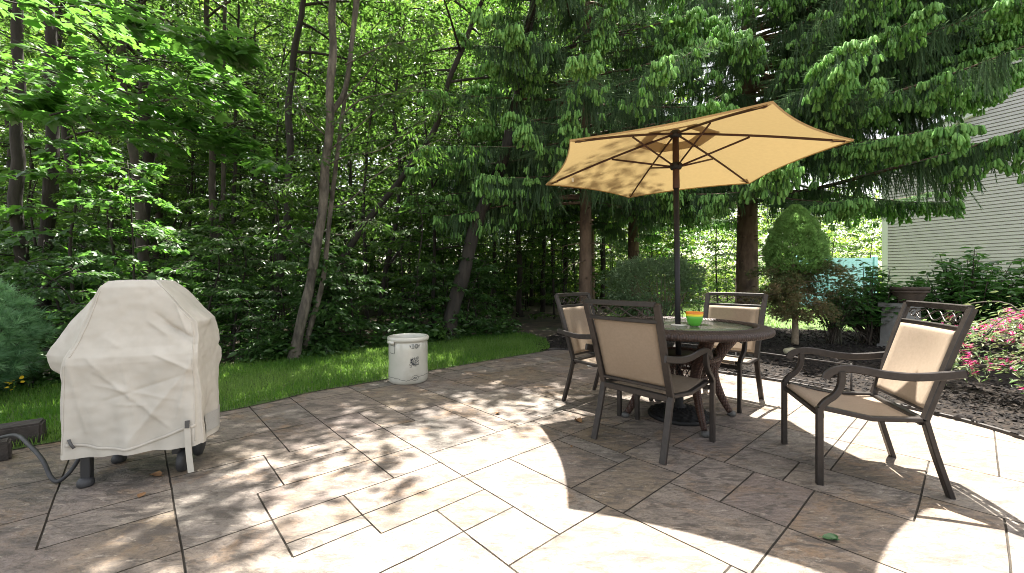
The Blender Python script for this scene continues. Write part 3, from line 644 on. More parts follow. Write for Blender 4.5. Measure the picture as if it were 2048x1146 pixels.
# ================================================================== GRILL AND COVER
GO=np.array([-1.81,2.40]); GA=rad(19)
def make_grill():
    eu=np.array([math.cos(GA),math.sin(GA)]); ev=np.array([-math.sin(GA),math.cos(GA)])
    g=thing('gas_grill','grill on dark legs hidden under the beige cover beside the lawn','grill',(GO[0],GO[1],0),GA)
    # local x = u (viewer's right), y = v (away)
    mb=MB(); box(mb,(-.30,.22,.52),(.52,.30,.50)); mb.build('firebox',M['darkmetal'],g,False)
    mb=MB(); box(mb,(-.30,.22,.24),(.56,.30,.03)); mb.build('bottom_shelf',M['darkmetal'],g,False)
    for u,v in ((-.515,.04),(-.515,.36),(-.12,.07),(-.12,.31)):
        mb=MB(); sweep(mb,[(u,v,.03 if u<-.3 else .11),(u,v,.30)],rrect(.042,.042),(0,1,0)); lg=mb.build('leg',M['darkmetal'],g,False)
        if u<-.3:
            mb=MB(); lathe(mb,[(0,0),(.030,0),(.037,.010),(.036,.030),(.026,.046),(0,.048)],20,(u,v-.012,0)); mb.build('foot',M['rubber'],lg)
        else:
            mb=MB(); V0=len(mb.v)
            prof=[(0,-.022),(.045,-.022),(.062,-.016),(.066,0),(.062,.016),(.045,.022),(0,.022)]
            n=24; P=[]
            for i in range(n):
                a=2*PI*i/n
                for r,q in prof: P.append((u+.030+q,v+r*math.cos(a),.066+r*math.sin(a)))
            k=len(prof); F=[(i*k+j,((i+1)%n)*k+j,((i+1)%n)*k+j+1,i*k+j+1) for i in range(n) for j in range(k-1)]
            mb.add(P,F); mb.build('wheel',M['rubber'],g)
    # ---- cover
    c=thing('grill_cover','creased beige fabric cover draped over the grill','grill cover',(GO[0],GO[1],0),GA)
    #      z     uLf   uLb   uR    vF    vB
    ring=[(.175,-.605,-.600,.022,-.012,.35),(.30,-.606,-.600,.016,-.008,.36),(.44,-.610,-.615,.010,-.002,.37),(.54,-.612,-.660,.004,.000,.38),(.61,-.612,-.735,.000,-.004,.43),
          (.66,-.610,-.768,-.002,-.006,.43),(.695,-.606,-.778,-.004,.000,.38),(.74,-.592,-.755,-.010,.022,.43),(.80,-.572,-.715,-.016,.042,.42),(.87,-.55,-.668,-.028,.056,.41),
          (.94,-.528,-.615,-.085,.068,.40),(1.02,-.505,-.555,-.150,.080,.385),(1.075,-.490,-.515,-.198,.090,.37),(1.098,-.470,-.485,-.222,.108,.35)]
    A=np.array(ring); zz=np.concatenate([np.linspace(.175,.64,70),np.linspace(.645,.745,24),np.linspace(.752,1.098,56)])
    n=300; V=[]; rr=random.Random(11)
    cre=[((-.46,.62),(-.18,.36),.014,.010),((-.47,.55),(-.10,.44),.012,.007),((-.35,.66),(-.27,.33),.010,.006),((-.42,.46),(-.05,.58),.012,-.006),((-.30,.47),(-.12,.28),.012,.007),
         ((-.58,.68),(-.50,.30),.020,.010),((-.03,.66),(-.09,.34),.018,.008),((-.20,.70),(-.02,.60),.020,.014),((-.50,.70),(-.42,.60),.022,.012),((-.36,.44),(-.22,.42),.010,.006),((-.02,.64),(-.30,.24),.035,.012),
         ((-.22,.92),(-.03,.74),.030,-.020),((-.17,.86),(-.04,.78),.018,-.018),((-.25,.88),(-.15,.80),.022,.012),((-.14,1.02),(-.06,.80),.016,.012),((-.53,.98),(-.58,.74),.015,.010),((-.44,.80),(-.36,.74),.03,.008)]
    def crease(u,z):
        d=0
        for (u0,z0),(u1,z1),wd,am in cre:
            du,dz=u1-u0,z1-z0; L2=du*du+dz*dz; q=max(0,min(1,((u-u0)*du+(z-z0)*dz)/L2))
            r2=(u-u0-q*du)**2+(z-z0-q*dz)**2; d+=1.15*am*math.exp(-r2**.5/(wd*.62))*(.4+.6*math.sin(PI*min(1,max(0,q*.9+.05))))
        return d
    m=len(zz)
    for z in zz:
        uLf,uLb,uR,vF,vB=[np.interp(z,A[:,0],A[:,k]) for k in range(1,6)]
        # perimeter of a rounded box, starting at the front left corner, going right
        rc=.022 if z<.74 else .03
        for i in range(n):
            s=i/n*4; e=int(s); q=s-e
            if e==0: u,v=q,0
            elif e==1: u,v=1,q
            elif e==2: u,v=1-q,1
            else: u,v=0,1-q
            # square to rounded square
            sm=lambda x:x*x*(3-2*x)
            v_=vF+(vB-vF)*v
            kk=sm(min(1,max(0,(v_-.06)/.14))); uL=uLf+(uLb-uLf)*kk
            u_=uL+(uR-uL)*u
            cxn=abs(u-.5)*2; cyn=abs(v-.5)*2; ex=max(0,cxn-.93)/.07; ey=max(0,cyn-.93)/.07; sh=min(ex,ey)
            u_-= math.copysign(rc*.5*sh,u-.5); v_-=math.copysign(rc*.5*sh,v-.5)
            nu_,nv_=(0,-1) if e==0 else (1,0) if e==1 else (0,1) if e==2 else (-1,0)
            low=max(0,min(1,(.66-z)/.4)); d=0
            if e==0: d=crease(u_,z)+low*(.015*math.sin(u_*21+1.3+z*3)+.009*math.sin(u_*43+z*7)+.012*max(0,math.sin(u_*13-z*5))**3)+.010*math.sin(PI*u)*low
            elif e==1: d=low*.010*math.sin(v_*28+1)+.006*mnoise.noise(Vector((v_*9,z*6,3)))+(.020*math.exp(-((z-.87)/.05)**2)*math.exp(-((v_-.2)/.1)**2))
            elif e==3: d=low*.012*math.sin(v_*30)+ .014*math.exp(-((z-.62)/.03)**2)*math.sin(v_*40)
            d+=.009*mnoise.noise(Vector((u_*6,v_*6,z*6)))+.0035*mnoise.noise(Vector((u_*24,v_*24,z*24)))
            zt=z
            if z<.30:     # hem line
                hem=(-.012*math.sin(PI*u)+.006*math.sin(u_*16)) if e==0 else (.0 if e!=1 else -.02*v)
                zt=z+hem*(.30-z)/.125
            V.append((u_+nu_*d,v_+nv_*d,zt))
    F=[(i*n+j,i*n+(j+1)%n,(i+1)*n+(j+1)%n,(i+1)*n+j) for i in range(m-1) for j in range(n)]
    top=V[(m-1)*n:]; ctr=np.mean(top,axis=0)
    for k,(f,dz) in enumerate(((.93,.010),(.6,.016),(.25,.017))):
        V+= [tuple(ctr+(np.array(p)-ctr)*np.array([f,f,1])+np.array([0,0,dz+.004*mnoise.noise(Vector((p[0]*9,p[1]*9,k)))])) for p in top]
    F+=[((m+k)*n+j-n,(m+k)*n+(j+1)%n-n,(m+k)*n+(j+1)%n,(m+k)*n+j) for k in range(3) for j in range(n)]
    F.append(tuple((m+2)*n+j for j in range(n)))
    mb=MB(); mb.add(V,F); body=mb.build('cover_body',M['cover'],c)
    # seams: raised cords following the cover from lid to hem
    VV=np.array(V)
    def surf(i,z):
        r=int(np.argmin(np.abs(zz-z))); return VV[r*n+i%n]
    def cord(name,idx,z0,z1,r,mt,off=(0,0,0)):
        mb=MB(); P=[surf(idx if not callable(idx) else idx(z),z)+np.array(off) for z in zz if z0<=z<=z1]; tube(mb,P,r,6); return mb.build(name,mt,body)
    k=n//4
    cord('seam',k-2,.20,1.07,.0028,M['cover'],(0,-.001,0)); cord('seam',4,.70,1.06,.0028,M['cover'],(0,-.001,0)); cord('seam',2,.20,.66,.0028,M['cover'],(0,-.001,0))
    # draw cord along the front hem and hanging strap
    mb=MB(); P=[]
    for j in range(4,k,2): 
        q=(j-4)/(k-5); z=.245-.045*math.sin(PI*min(1,q*1.1))+.09*max(0,q-.45)**1.2; p=surf(j,z)+np.array([0,-.005,0]); p[2]=z; P.append(p)
    sweep(mb,P,rrect(.014,.005,.002),(0,-1,0)); mb.build('draw_cord',M['cover'],body)
    # grey vent panel round the right rear hem
    mb=MB(); I=list(range(k+12,k*2-2,2)); Z=[.20,.225,.25,.275,.30]
    G=np.array([[surf(i,z)+np.array([.004,0,0]) for i in I] for z in Z]); 
    a,b=len(Z),len(I); mb.add(G.reshape(-1,3),[(r*b+s,r*b+s+1,(r+1)*b+s+1,(r+1)*b+s) for r in range(a-1) for s in range(b-1)]); mb.build('vent_panel',M['covergrey'],body)
    p=surf(k-6,.30); mb=MB(); P=spline([p+(0,-.012,0),p+(.004,-.016,-.06),p+(.010,-.018,-.16),p+(.022,-.022,-.27)],6)
    sweep(mb,P,rrect(.030,.003,.001),(0,-1,0)); mb.build('strap',M['cover'],body,False)
    mb=MB(); box(mb,tuple(p+(.002,-.016,.0)),(.020,.012,.040)); mb.build('buckle',M['greyplastic'],body,False)
    p=surf(6,.245); mb=MB(); tube(mb,[p+(-.004,-.012,.035),p+(.006,-.014,.008),p+(.02,-.016,-.012)],.007,8); mb.build('toggle',M['greyplastic'],body)
make_grill()
# hose and dark blocks at the left edge
mb=MB(); tube(mb,spline([(-3.3,2.62,.10),(-2.98,2.50,.185),(-2.78,2.40,.17),(-2.62,2.33,.11),(-2.53,2.29,.035),(-2.48,2.285,.014),(-2.44,2.31,.06),(-2.42,2.36,.15),(-2.40,2.42,.26)],8),.0105,10)
setp(mb.build('gas_hose',M['rubber'],None),'black rubber hose looping down to the slabs and up into the grill','hose')
def block(name,label,c,s,rz):
    mb=MB(); bmx=bmesh.new(); bmesh.ops.create_cube(bmx,size=1); bmesh.ops.scale(bmx,vec=s,verts=bmx.verts); bmesh.ops.bevel(bmx,geom=bmx.edges[:],offset=.012,segments=2,affect='EDGES')
    bmesh.ops.subdivide_edges(bmx,edges=bmx.edges[:],cuts=2,use_grid_fill=True)
    for v in bmx.verts: v.co+=Vector(v.co).normalized()*.008*mnoise.noise(Vector(v.co)*14+Vector((c[0],0,0)))
    me=bpy.data.meshes.new(name); bmx.to_mesh(me); bmx.free(); me.materials.append(M['block']); o=bpy.data.objects.new(name,me); COL.objects.link(o)
    o.location=(c[0],c[1],s[2]/2-.004); o.rotation_euler=(0,0,rz); return setp(o,label,'block',group='dark stone blocks')
block('stone_block','dark stone block on the slab edge behind the black hose',(-3.36,2.84,0),(.24,.17,.14),rad(40))
block('stone_block','dark stone block in the corner, cut off by the picture edge below the hose',(-3.22,2.56,0),(.19,.14,.12),rad(50))
# fallen leaves on the slabs
M['dryleaf']=mat('dry_leaf',(.16,.075,.03),(.22,.12,.05),40,.8)
M['freshleaf']=mat('fresh_leaf',(.025,.085,.025),None,rough=.5)
LEAF=[(0,0,0),(.30,.22,.05),(.36,.55,.10),(.20,.85,.05),(0,1.1,.0),(-.20,.85,.06),(-.36,.55,.12),(-.30,.22,.04),(0,.5,-.03)]
LF=[(0,1,8),(1,2,8),(2,3,8),(3,4,8),(4,5,8),(5,6,8),(6,7,8),(7,0,8)]
def leaf(label,x,y,rz,s,m,curl=1.0):
    mb=MB(); V=np.array(LEAF)*s; V[:,2]=V[:,2]*curl*1.6+.006; mb.add(V,LF); tube(mb,[(0,0,.006),(.0,-.25*s,.009)],.0012,4)
    o=mb.build('fallen_leaf',m,None); o.location=(x,y,.001); o.rotation_euler=(0,0,rz); return setp(o,label,'leaf',group='leaves fallen on the slabs')
leaf('curled brown dry leaf lying behind the nearest chair',.54,3.235,.6,.075,M['dryleaf'],2.2)
leaf('small tan dry leaf under the front edge of the grill cover',-1.985,2.36,1.4,.07,M['dryleaf'],1.5)
leaf('larger green leaf of the fresh sprig in the front shade',1.335,1.80,-1.9,.062,M['freshleaf'])
leaf('smaller green leaf of the fresh sprig in the front shade',1.37,1.785,-.8,.048,M['freshleaf'])
leaf('pale straw coloured leaf scrap on the slabs before the hose',-1.90,2.13,.4,.05,M['dryleaf'],.6)
leaf('tiny dry leaf on the slabs between grill and crock',-.10,3.47,2.2,.045,M['dryleaf'],1.6)
leaf('small reddish leaf crumb near the chair leg shadow edge',.40,2.79,2.9,.03,M['dryleaf'],1.2)
mb=MB(); mb.add([(-.035,-.03,.004),(.035,-.03,.004),(.035,.03,.006),(-.035,.03,.004)],[(0,1,2,3)]); o=mb.build('paper_scrap',M['whiteplastic'],None); o.location=(1.005,5.36,.001); setp(o,'pale square paper scrap on the slabs behind the left chair','paper')
# ================================================================== VEGETATION
def PX(x,y,Y): return np.array([(x-1024)/835.*Y, Y, 1.12+(558-y)/835.*Y])
M['leafA']=mat('leaf_green',(.024,.062,.010),None,rough=.42,transl=(.10,.235,.028),tw=.40,tint=(.055,.105,.018),spec=.5)
M['leafM']=mat('maple_leaf',(.030,.080,.018),None,rough=.38,transl=(.15,.38,.035),tw=.45,tint=(.055,.12,.025),spec=.5)
M['leafD']=mat('leaf_dark',(.022,.060,.015),None,rough=.42,transl=(.07,.19,.025),tw=.35,tint=(.05,.105,.022),spec=.5)
M['leafY']=mat('leaf_far',(.045,.095,.015),None,rough=.6,transl=(.17,.32,.03),tw=.5,tint=(.085,.125,.02))
M['bark']=mat('bark',(.038,.030,.023),(.085,.070,.055),9,.95,.9,22,stretch=(1,1,.25),bdist=.02,c3=(.035,.045,.022),s3=2.)
M['barkD']=mat('bark_dark',(.018,.015,.012),(.040,.033,.026),9,.95,.9,22,stretch=(1,1,.25),bdist=.02)
M['barkL']=mat('bark_pale',(.040,.033,.026),(.155,.132,.102),13,.95,1.0,18,stretch=(1,1,.3),bdist=.05,c3=(.05,.045,.03),s3=6.)
M['barkS']=mat('bark_spruce',(.105,.070,.047),(.175,.12,.082),12,.95,1.0,20,stretch=(1,1,.4),bdist=.02,c3=(.06,.04,.03),s3=5.)
OV=[(0,0,0),(.25,.42,.07),(0,1,-.10),(-.25,.42,.07)]; OF=[(0,1,2),(0,2,3)]
OV2=[(0,0,0),(.20,.22,.04),(.27,.50,.06),(.15,.80,.01),(0,1.05,-.10),(-.15,.80,.01),(-.27,.50,.06),(-.20,.22,.04),(0,.5,-.01)]
OF2=[(0,1,8),(1,2,8),(2,3,8),(3,4,8),(4,5,8),(5,6,8),(6,7,8),(7,0,8)]
LV=[(0,0,0),(.12,.30,.03),(.10,.65,.02),(0,1,-.12),(-.10,.65,.02),(-.12,.30,.03)]; LVF=[(0,1,2,3),(0,3,4,5)]
MP=[(0,.08),(.22,.0),(.30,.14),(.55,.20),(.44,.34),(.52,.50),(.30,.50),(.22,.60),(.16,.78),(0,1.0),(-.16,.78),(-.22,.60),(-.30,.50),(-.52,.50),(-.44,.34),(-.55,.20),(-.30,.14),(-.22,.0)]
MV=[(x,y,-.10*abs(x)-.10*max(0,y-.5)) for x,y in MP]+[(0,.38,.03)]; MF=[(i,(i+1)%18,18) for i in range(18)]
def leaves(mb, P, D, size, rng, TV=OV, TF=OF, tlo=0.0, thi=1.0, roll=.55, tint=None):
    n=len(P); R=basis(D,rng.normal(0,roll,n)); s=size*rng.uniform(.5,1.4,n)
    t=rng.uniform(tlo,thi,n) if tint is None else tint
    inst(mb,TV,TF,R,P,s,t)
def along(path,t):
    path=np.asarray(path); x=t*(len(path)-1); i=np.clip(x.astype(int),0,len(path)-2); f=(x-i)[:,None]
    return path[i]*(1-f)+path[i+1]*f, path[i+1]-path[i]
def spray(mb, path, width, n, size, rng, TV=OV, TF=OF, thick=.12, droop=.35, **k):
    t=rng.beta(1.6,1.1,n); P,T=along(path,t); T/=np.linalg.norm(T,axis=1)[:,None]+1e-9
    Sx=np.cross(T,[0,0,1.]); Sx/=np.linalg.norm(Sx,axis=1)[:,None]+1e-9
    u=rng.uniform(-1,1,n); wv=width*np.sqrt(np.clip(1-(t-.45)**2*2.2,.1,1))
    P=P+Sx*(u*wv)[:,None]+T*(np.abs(u)*wv*.5)[:,None]; P[:,2]+=rng.normal(0,thick*width,n)-np.abs(u)*width*.15
    D=T*.6+Sx*(u*1.1)[:,None]+rng.normal(0,.35,(n,3)); D[:,2]=-droop*rng.uniform(.2,1.6,n)
    leaves(mb,P,D,size,rng,TV,TF,**k)
def bough(p, az, L, rise, sag, rng, m=7):
    t=np.linspace(0,1,m); d=np.array([math.cos(az),math.sin(az)]); wob=np.cumsum(rng.normal(0,.05*L/m,(m,3)),0)
    Q=np.stack([p[0]+d[0]*L*t,p[1]+d[1]*L*t,p[2]+L*(rise*t-sag*t*t)],-1)+wob*t[:,None]; Q[0]=p; return Q
def limbs(mb, path, r0, n=6): tube(mb,path,np.linspace(r0,r0*.25,len(path)),n)
def tree(name, label, path, r0, bk, lm, rng, z0=4.5, top=13, nb=28, L=(2.0,3.6), nl=95, size=.13, cat='tree', group=None, azw=None, low=0, flare=1.35, TV=OV, TF=OF, extra=None, second=None, tl=(0,1)):
    """broadleaf tree: traced trunk path continued upward, limbs, leaf crown"""
    path=[np.array(p,float) for p in path]; base=path[0].copy(); d=path[-1]-path[-2]; d=d/np.linalg.norm(d); d=d*.7+np.array([0,0,.5]); d/=np.linalg.norm(d)
    q=path[-1]
    while q[2]<top: q=q+d*1.2+np.append(rng.normal(0,.10,2),0); path.append(q)
    P=spline(path,7); wb=np.array([[mnoise.noise(Vector((q[2]*1.1,base[0]*3,k*9.))) for k in (1,2)] for q in P]); P[:,:2]+=wb*r0*.9*np.clip((P[:,2:3]-base[2])/1.,0,1)
    rr=np.interp(P[:,2],[base[2],base[2]+.35,top*.55,top],[r0*flare,r0,r0*.62,r0*.12])*np.array([1+.16*mnoise.noise(Vector((q[2]*2.3,base[0],5.))) for q in P])
    t=thing(name,label,cat,tuple(base),0,group); tk=MB(); tube(tk,P,rr,10)
    if second is not None:
        for s in second: Q=spline(s,5); tube(tk,Q,np.linspace(r0*.62,r0*.38,len(Q)),8)
    cr=MB(); zz=P[:,2]
    for b in range(nb):
        f=(b+rng.random())/nb; z=z0+(top-z0)*f**.9; p=np.array([np.interp(z,zz,P[:,k]) for k in range(3)])
        az=b*2.4+rng.uniform(-.5,.5) if azw is None else rng.uniform(*azw)
        l=rng.uniform(*L)*(1.05-.55*f); Q=bough(p,az,l,rng.uniform(.15,.5),rng.uniform(.1,.45),rng); limbs(tk,Q,r0*.30*(1-.5*f)+.008)
        for s in range(5):
            f2=.35+.6*s/4; c,T=along(Q,np.array([f2])); a2=az+rng.uniform(.3,1.1)*(1 if s%2 else -1); q=bough(c[0],a2,l*rng.uniform(.25,.45),.15,.25,rng,5); limbs(tk,q,.010,4)
            spray(cr,q,l*.17,nl//5+4,size,rng,TV,TF,tlo=tl[0],thi=tl[1])
        spray(cr,Q,l*.16,nl//2,size,rng,TV,TF,tlo=tl[0],thi=tl[1])
    for b in range(low):
        z=rng.uniform(1.2,z0); p=np.array([np.interp(z,zz,P[:,k]) for k in range(3)]); Q=bough(p,rng.uniform(0,6.28),rng.uniform(.8,1.7),.2,.35,rng,6); limbs(tk,Q,.012,4); spray(cr,Q,.32,40,size*.85,rng,TV,TF)
    if extra: extra(tk,cr)
    tk.build('trunk',bk,t,shift=base); cr.build('crown',lm,t,False,shift=base); return t

rg=np.random.default_rng(21)
# --- woods: trunks traced along the wood edge, left to right
def ground(x,Y): return np.array([(x-1024)/835.*Y,Y,-.02])
tree('woodland_tree','dark straight trunk nearest the left picture edge',[ground(36,6.2),PX(38,400,6.2),PX(34,150,6.2),PX(40,0,6.2)],.082,M['barkD'],M['leafA'],rg,z0=4.5,top=13,nb=18,L=(1.6,2.8),azw=(2.0,4.6),low=3)
def maplex(tk,cr):
    br=[[(-60,30),(60,95),(180,120),(300,150),(390,195)],[(60,40),(200,52),(300,75),(400,120),(450,160)],[(120,130),(240,180),(330,215),(420,250),(500,285)],[(-40,110),(60,150),(150,150),(230,190)],[(150,100),(260,120),(350,160),(440,180),(520,215)],
        [(-80,-20),(80,15),(200,10),(310,40)],[(200,200),(300,232),(380,262),(470,300),(540,330)],[(-60,170),(20,200),(90,190)],[(260,20),(330,60),(420,85),(500,95)],[(100,230),(160,220),(240,240),(330,300)]]
    for i,b in enumerate(br):
        Y=rg.uniform(4.5,5.6); Q=spline([PX(x,y,Y+rg.uniform(-.25,.25)) for x,y in b],4); limbs(tk,Q,.012,5)
        spray(cr,Q,.34,210,.14,rg,MV,MF,thick=.16,droop=.30,roll=.35)
tree('woodland_tree','maple trunk second from the left picture edge, its big leaved boughs reaching over the grill',[ground(84,6.8),PX(86,560,6.8),PX(104,320,6.8),PX(102,120,6.8),PX(98,0,6.8)],.098,M['barkD'],M['leafM'],rg,z0=6.0,top=14,nb=20,L=(1.8,3.2),azw=(2.2,4.0),low=0,extra=maplex,TV=MV,TF=MF,size=.13,nl=60)
tree('woodland_tree','thin slanting trunk right behind the second left trunk',[ground(176,8),PX(165,480,8),PX(128,260,8),PX(118,60,8)],.055,M['barkD'],M['leafA'],rg,z0=3.5,top=10,nb=14,L=(1.2,2.4),low=4)
tree('woodland_tree','grey trunk bending left as it rises, above the grill cover',[ground(300,9),PX(290,480,9),PX(266,320,9),PX(250,190,9),PX(246,40,9)],.105,M['bark'],M['leafA'],rg,z0=4.2,top=13,nb=20,low=3)
tree('woodland_tree','dark upright trunk close beside the bending grey trunk',[ground(288,10),PX(290,400,10),PX(290,200,10),PX(276,20,10)],.14,M['barkD'],M['leafA'],rg,z0=5,top=15,nb=22,low=2)
tree('woodland_tree','slim straight trunk between grill and the twin trunks',[ground(316,12),PX(318,400,12),PX(322,200,12),PX(326,20,12)],.10,M['bark'],M['leafA'],rg,z0=5,top=15,nb=20,low=2)
tree('woodland_tree','twin stemmed dark tree, stems parting at eye level',[ground(428,10.5),PX(430,480,10.5),PX(424,280,10.5),PX(418,60,10.5)],.095,M['bark'],M['leafA'],rg,z0=4.6,top=14,nb=20,low=3,second=[[PX(430,520,10.5),PX(446,400,10.5),PX(446,200,10.5),PX(452,-60,10.5)]])
tree('woodland_tree','thin pole straight trunk beside the twin stemmed tree',[ground(468,11),PX(468,400,11),PX(472,200,11),PX(478,0,11)],.060,M['barkD'],M['leafA'],rg,z0=4.2,top=12,nb=16,L=(1.2,2.4),low=3)
tree('woodland_tree','dark trunk leaning right as it rises, left of the pale tree',[ground(550,8.5),PX(556,560,8.5),PX(574,400,8.5),PX(580,170,8.5),PX(602,30,8.5)],.085,M['barkD'],M['leafA'],rg,z0=4.4,top=12,azw=(.2,2.2),nb=18,L=(1.5,2.6),low=3)
def palex(tk,cr):
    B=[[(655,330),(700,310),(760,300),(840,250),(900,215)],[(660,300),(720,250),(790,190),(860,160)],[(662,390),(640,330),(620,300),(600,310)],[(650,420),(700,400),(760,345),(850,292),(930,262)],[(668,250),(720,200),(800,185),(880,180)],
       [(690,130),(760,95),(830,80),(900,60)],[(690,200),(740,140),(800,60),(850,30)],[(640,460),(690,470),(730,440),(780,450)],[(650,270),(620,240),(590,180),(600,120)],[(656,360),(640,370),(630,350),(618,340)]]
    for b in B:
        Y=rg.uniform(5.4,6.4); Q=spline([PX(x,y,Y+.1*i*rg.uniform(-1,1)) for i,(x,y) in enumerate(b)],4); limbs(tk,Q,.012,5)
        for s in range(7):
            c,T=along(Q,np.array([rg.uniform(.3,1)])); q=bough(c[0],rg.uniform(0,6.28),rg.uniform(.25,.55),.1,.5,rg,5); limbs(tk,q,.004,3); spray(cr,q,.13,26,.105,rg,LV,LVF,droop=.5)
def palex_shade(tk,cr):
    palex(tk,cr)
    for i in range(122):  # unseen boughs above the view, added and aimed to shade the patio
        z=rg.uniform(6.8,10.5)
        if i<90: az=rad(rg.uniform(215,285)); L=rg.uniform(1.2,4.8)
        elif i<112: az=rad(rg.uniform(285,328)); L=rg.uniform(1.0,2.3)
        else: az=rad(rg.uniform(6,42)); L=rg.uniform(1.5,3.9); z=rg.uniform(7.5,10.5)
        Q=bough(np.array([-2.75,6.0,z]),az,L,.25,.2,rg); limbs(tk,Q,.03)
        for s in range(6):
            c,T=along(Q,np.array([.3+.7*s/5])); q=bough(c[0],az+rg.uniform(.3,1.2)*(1 if s%2 else -1),min(.8,L*rg.uniform(.2,.34)),.1,.2,rg,5); limbs(tk,q,.010,4); spray(cr,q,.38,60,.135,rg)
tree('pale_tree','pale grey leaning tree with two stems standing at the lawn edge',[ground(586,5.75),PX(598,665,5.75),PX(622,560,5.78),PX(642,430,5.8),PX(656,250,5.85),PX(664,120,5.9),PX(668,0,6.0)],.066,M['barkL'],M['leafA'],rg,z0=6.2,top=13.5,nb=30,L=(1.8,3.2),nl=95,size=.12,extra=palex_shade,second=[[PX(606,705,5.95),PX(622,650,5.95),PX(646,560,6.0),PX(660,430,6.05),PX(676,300,6.1),PX(700,120,6.2),PX(722,-40,6.3)],[PX(658,230,5.9),PX(690,180,6.0),PX(706,60,6.1),PX(716,-80,6.2)]],azw=(.9,1.9))
tree('woodland_tree','dark trunk leaning far right towards the spruces',[ground(622,8.4),PX(650,580,8.4),PX(690,510,8.4),PX(760,410,8.4),PX(812,345,8.4),PX(872,245,8.4)],.068,M['barkD'],M['leafA'],rg,z0=4.6,top=12,nb=20,L=(1.6,2.8),low=2,size=.11)
tree('woodland_tree','small forked dark tree behind the crock',[ground(758,9.5),PX(768,560,9.5),PX(780,500,9.5),PX(792,440,9.5),PX(800,330,9.5)],.055,M['barkD'],M['leafA'],rg,z0=2.4,top=8,nb=16,L=(1.2,2.4),low=3,second=[[PX(772,540,9.5),PX(800,500,9.5),PX(822,480,9.4),PX(850,440,9.4)]])
tree('woodland_tree','thick dark leaning trunk right of the crock at the lawn edge',[ground(896,7.75),PX(902,640,7.75),PX(918,570,7.75),PX(936,500,7.9),PX(962,420,8.1),PX(1010,300,8.4)],.135,M['barkD'],M['leafA'],rg,z0=5.0,top=13,nb=22,L=(1.8,3.0),size=.11)
for k,(x,Y,r) in enumerate([(405,15,.08),(510,14,.07),(530,18,.09),(612,13,.06),(640,17,.09),(700,15,.07),(745,20,.10),(990,13,.07),(1012,15,.06),(1040,12.5,.09),(1062,17,.08),(1085,14,.07),(1108,18,.10),(1128,13.5,.08),(1205,16,.09),(215,15,.10),(140,13,.08),(20,14,.10),(365,19,.12),(60,17,.1),(260,18,.1),(330,16,.08),(450,17,.09),(570,16,.08),(665,20,.1),(780,16,.08),(850,18,.09),(920,16,.08),(960,20,.1),(-60,12,.1),(-40,16,.1),(185,20,.1)]):
    tree('slim_tree','slim dark tree standing deeper in the shady woods',[ground(x,Y),PX(x+rg.uniform(-6,6),400,Y),PX(x+rg.uniform(-14,14),150,Y)],r,M['barkD'],M['leafA'],rg,z0=3.2,top=13 if x<900 else 11,nb=22,L=(1.6,3.0),nl=85,size=.15,group='slim trees deep in the woods')
for k,(x,Y,zt) in enumerate([(735,10,7.5),(820,11.5,9),(865,9.6,7),(930,12,9),(700,12.5,10),(560,11,9),(230,10.5,9),(380,12,10)]):
    tree('slender_tree','slender tree leafy from low down in the middle of the woods',[ground(x,Y),PX(x+rg.uniform(-8,8),430,Y),PX(x+rg.uniform(-20,20),250,Y)],.045,M['barkD'],M['leafA'],rg,z0=1.6,top=zt,nb=20,L=(1.2,2.3),nl=80,size=.115,group='slender low leafed trees of the woods')
# --- understorey saplings (copies of six kinds)
def sapling(k,H,nb,size,TV,TF,m,nl=70,w=.30):
    r_=np.random.default_rng(300+k); t=thing('understorey_sapling','leafy sapling filling the shade between the trunks','sapling',(0,-50,0),0,'understorey saplings of the woods')
    tk,cr=MB(),MB(); P=spline([(0,0,-.05),(r_.normal(0,.1),r_.normal(0,.1),H*.4),(r_.normal(0,.25),r_.normal(0,.25),H*.75),(r_.normal(0,.35),r_.normal(0,.35),H)],5); tube(tk,P,np.linspace(.012+.004*H,.004,len(P)),6)
    for b in range(nb):
        f=.08+.92*(b+r_.random())/nb; p=P[min(len(P)-1,int(f*(len(P)-1)))]; l=H*w*r_.uniform(.7,1.2)*(1.15-.6*f); az=b*2.4+r_.uniform(-.4,.4)
        Q=bough(p,az,l,r_.uniform(.1,.4),r_.uniform(.15,.45),r_,6); limbs(tk,Q,.008,4); spray(cr,Q,l*.28,nl,size,r_,TV,TF,thick=.10)
    tk.build('trunk',M['barkD'],t); cr.build('crown',m,t,False); return t
SAP=[sapling(0,2.6,16,.10,OV,OF,M['leafA']),sapling(1,4.2,22,.11,OV,OF,M['leafA'],80,.26),sapling(2,6.0,28,.12,OV,OF,M['leafA'],90,.22),sapling(3,1.6,14,.085,OV,OF,M['leafD'],80,.42),sapling(4,3.4,20,.12,MV,MF,M['leafM'],38,.28),sapling(5,1.1,12,.075,OV2,OF2,M['leafD'],60,.5)]
used=set()
def place_sap(k,x,y,s=1.0,label=None):
    rz=rg.uniform(0,6.28); o=SAP[k]
    if k not in used: used.add(k); o.location=(x,y,-.02); o.rotation_euler=(0,0,rz); o.scale=(s,)*3; return
    copy_tree(o,(x,y,-.02),rz,label,None,s)
cnt=0
while cnt<215:
    Y=6+16*rg.random()**1.25; x=rg.uniform(-1.3*Y,.16*Y); v=np.dot((x,Y),E2)
    if v>-6.75 or (x>.3 and Y<10.5): continue
    d=-v-6.5; k=rg.choice([0,1,2,3,4,5],p=[.22,.26,.24,.06,.16,.06]) if Y>11 else rg.choice([0,3,5,4],p=[.12,.42,.42,.04])
    place_sap(int(k),x,Y,rg.uniform(.8,1.25)); cnt+=1
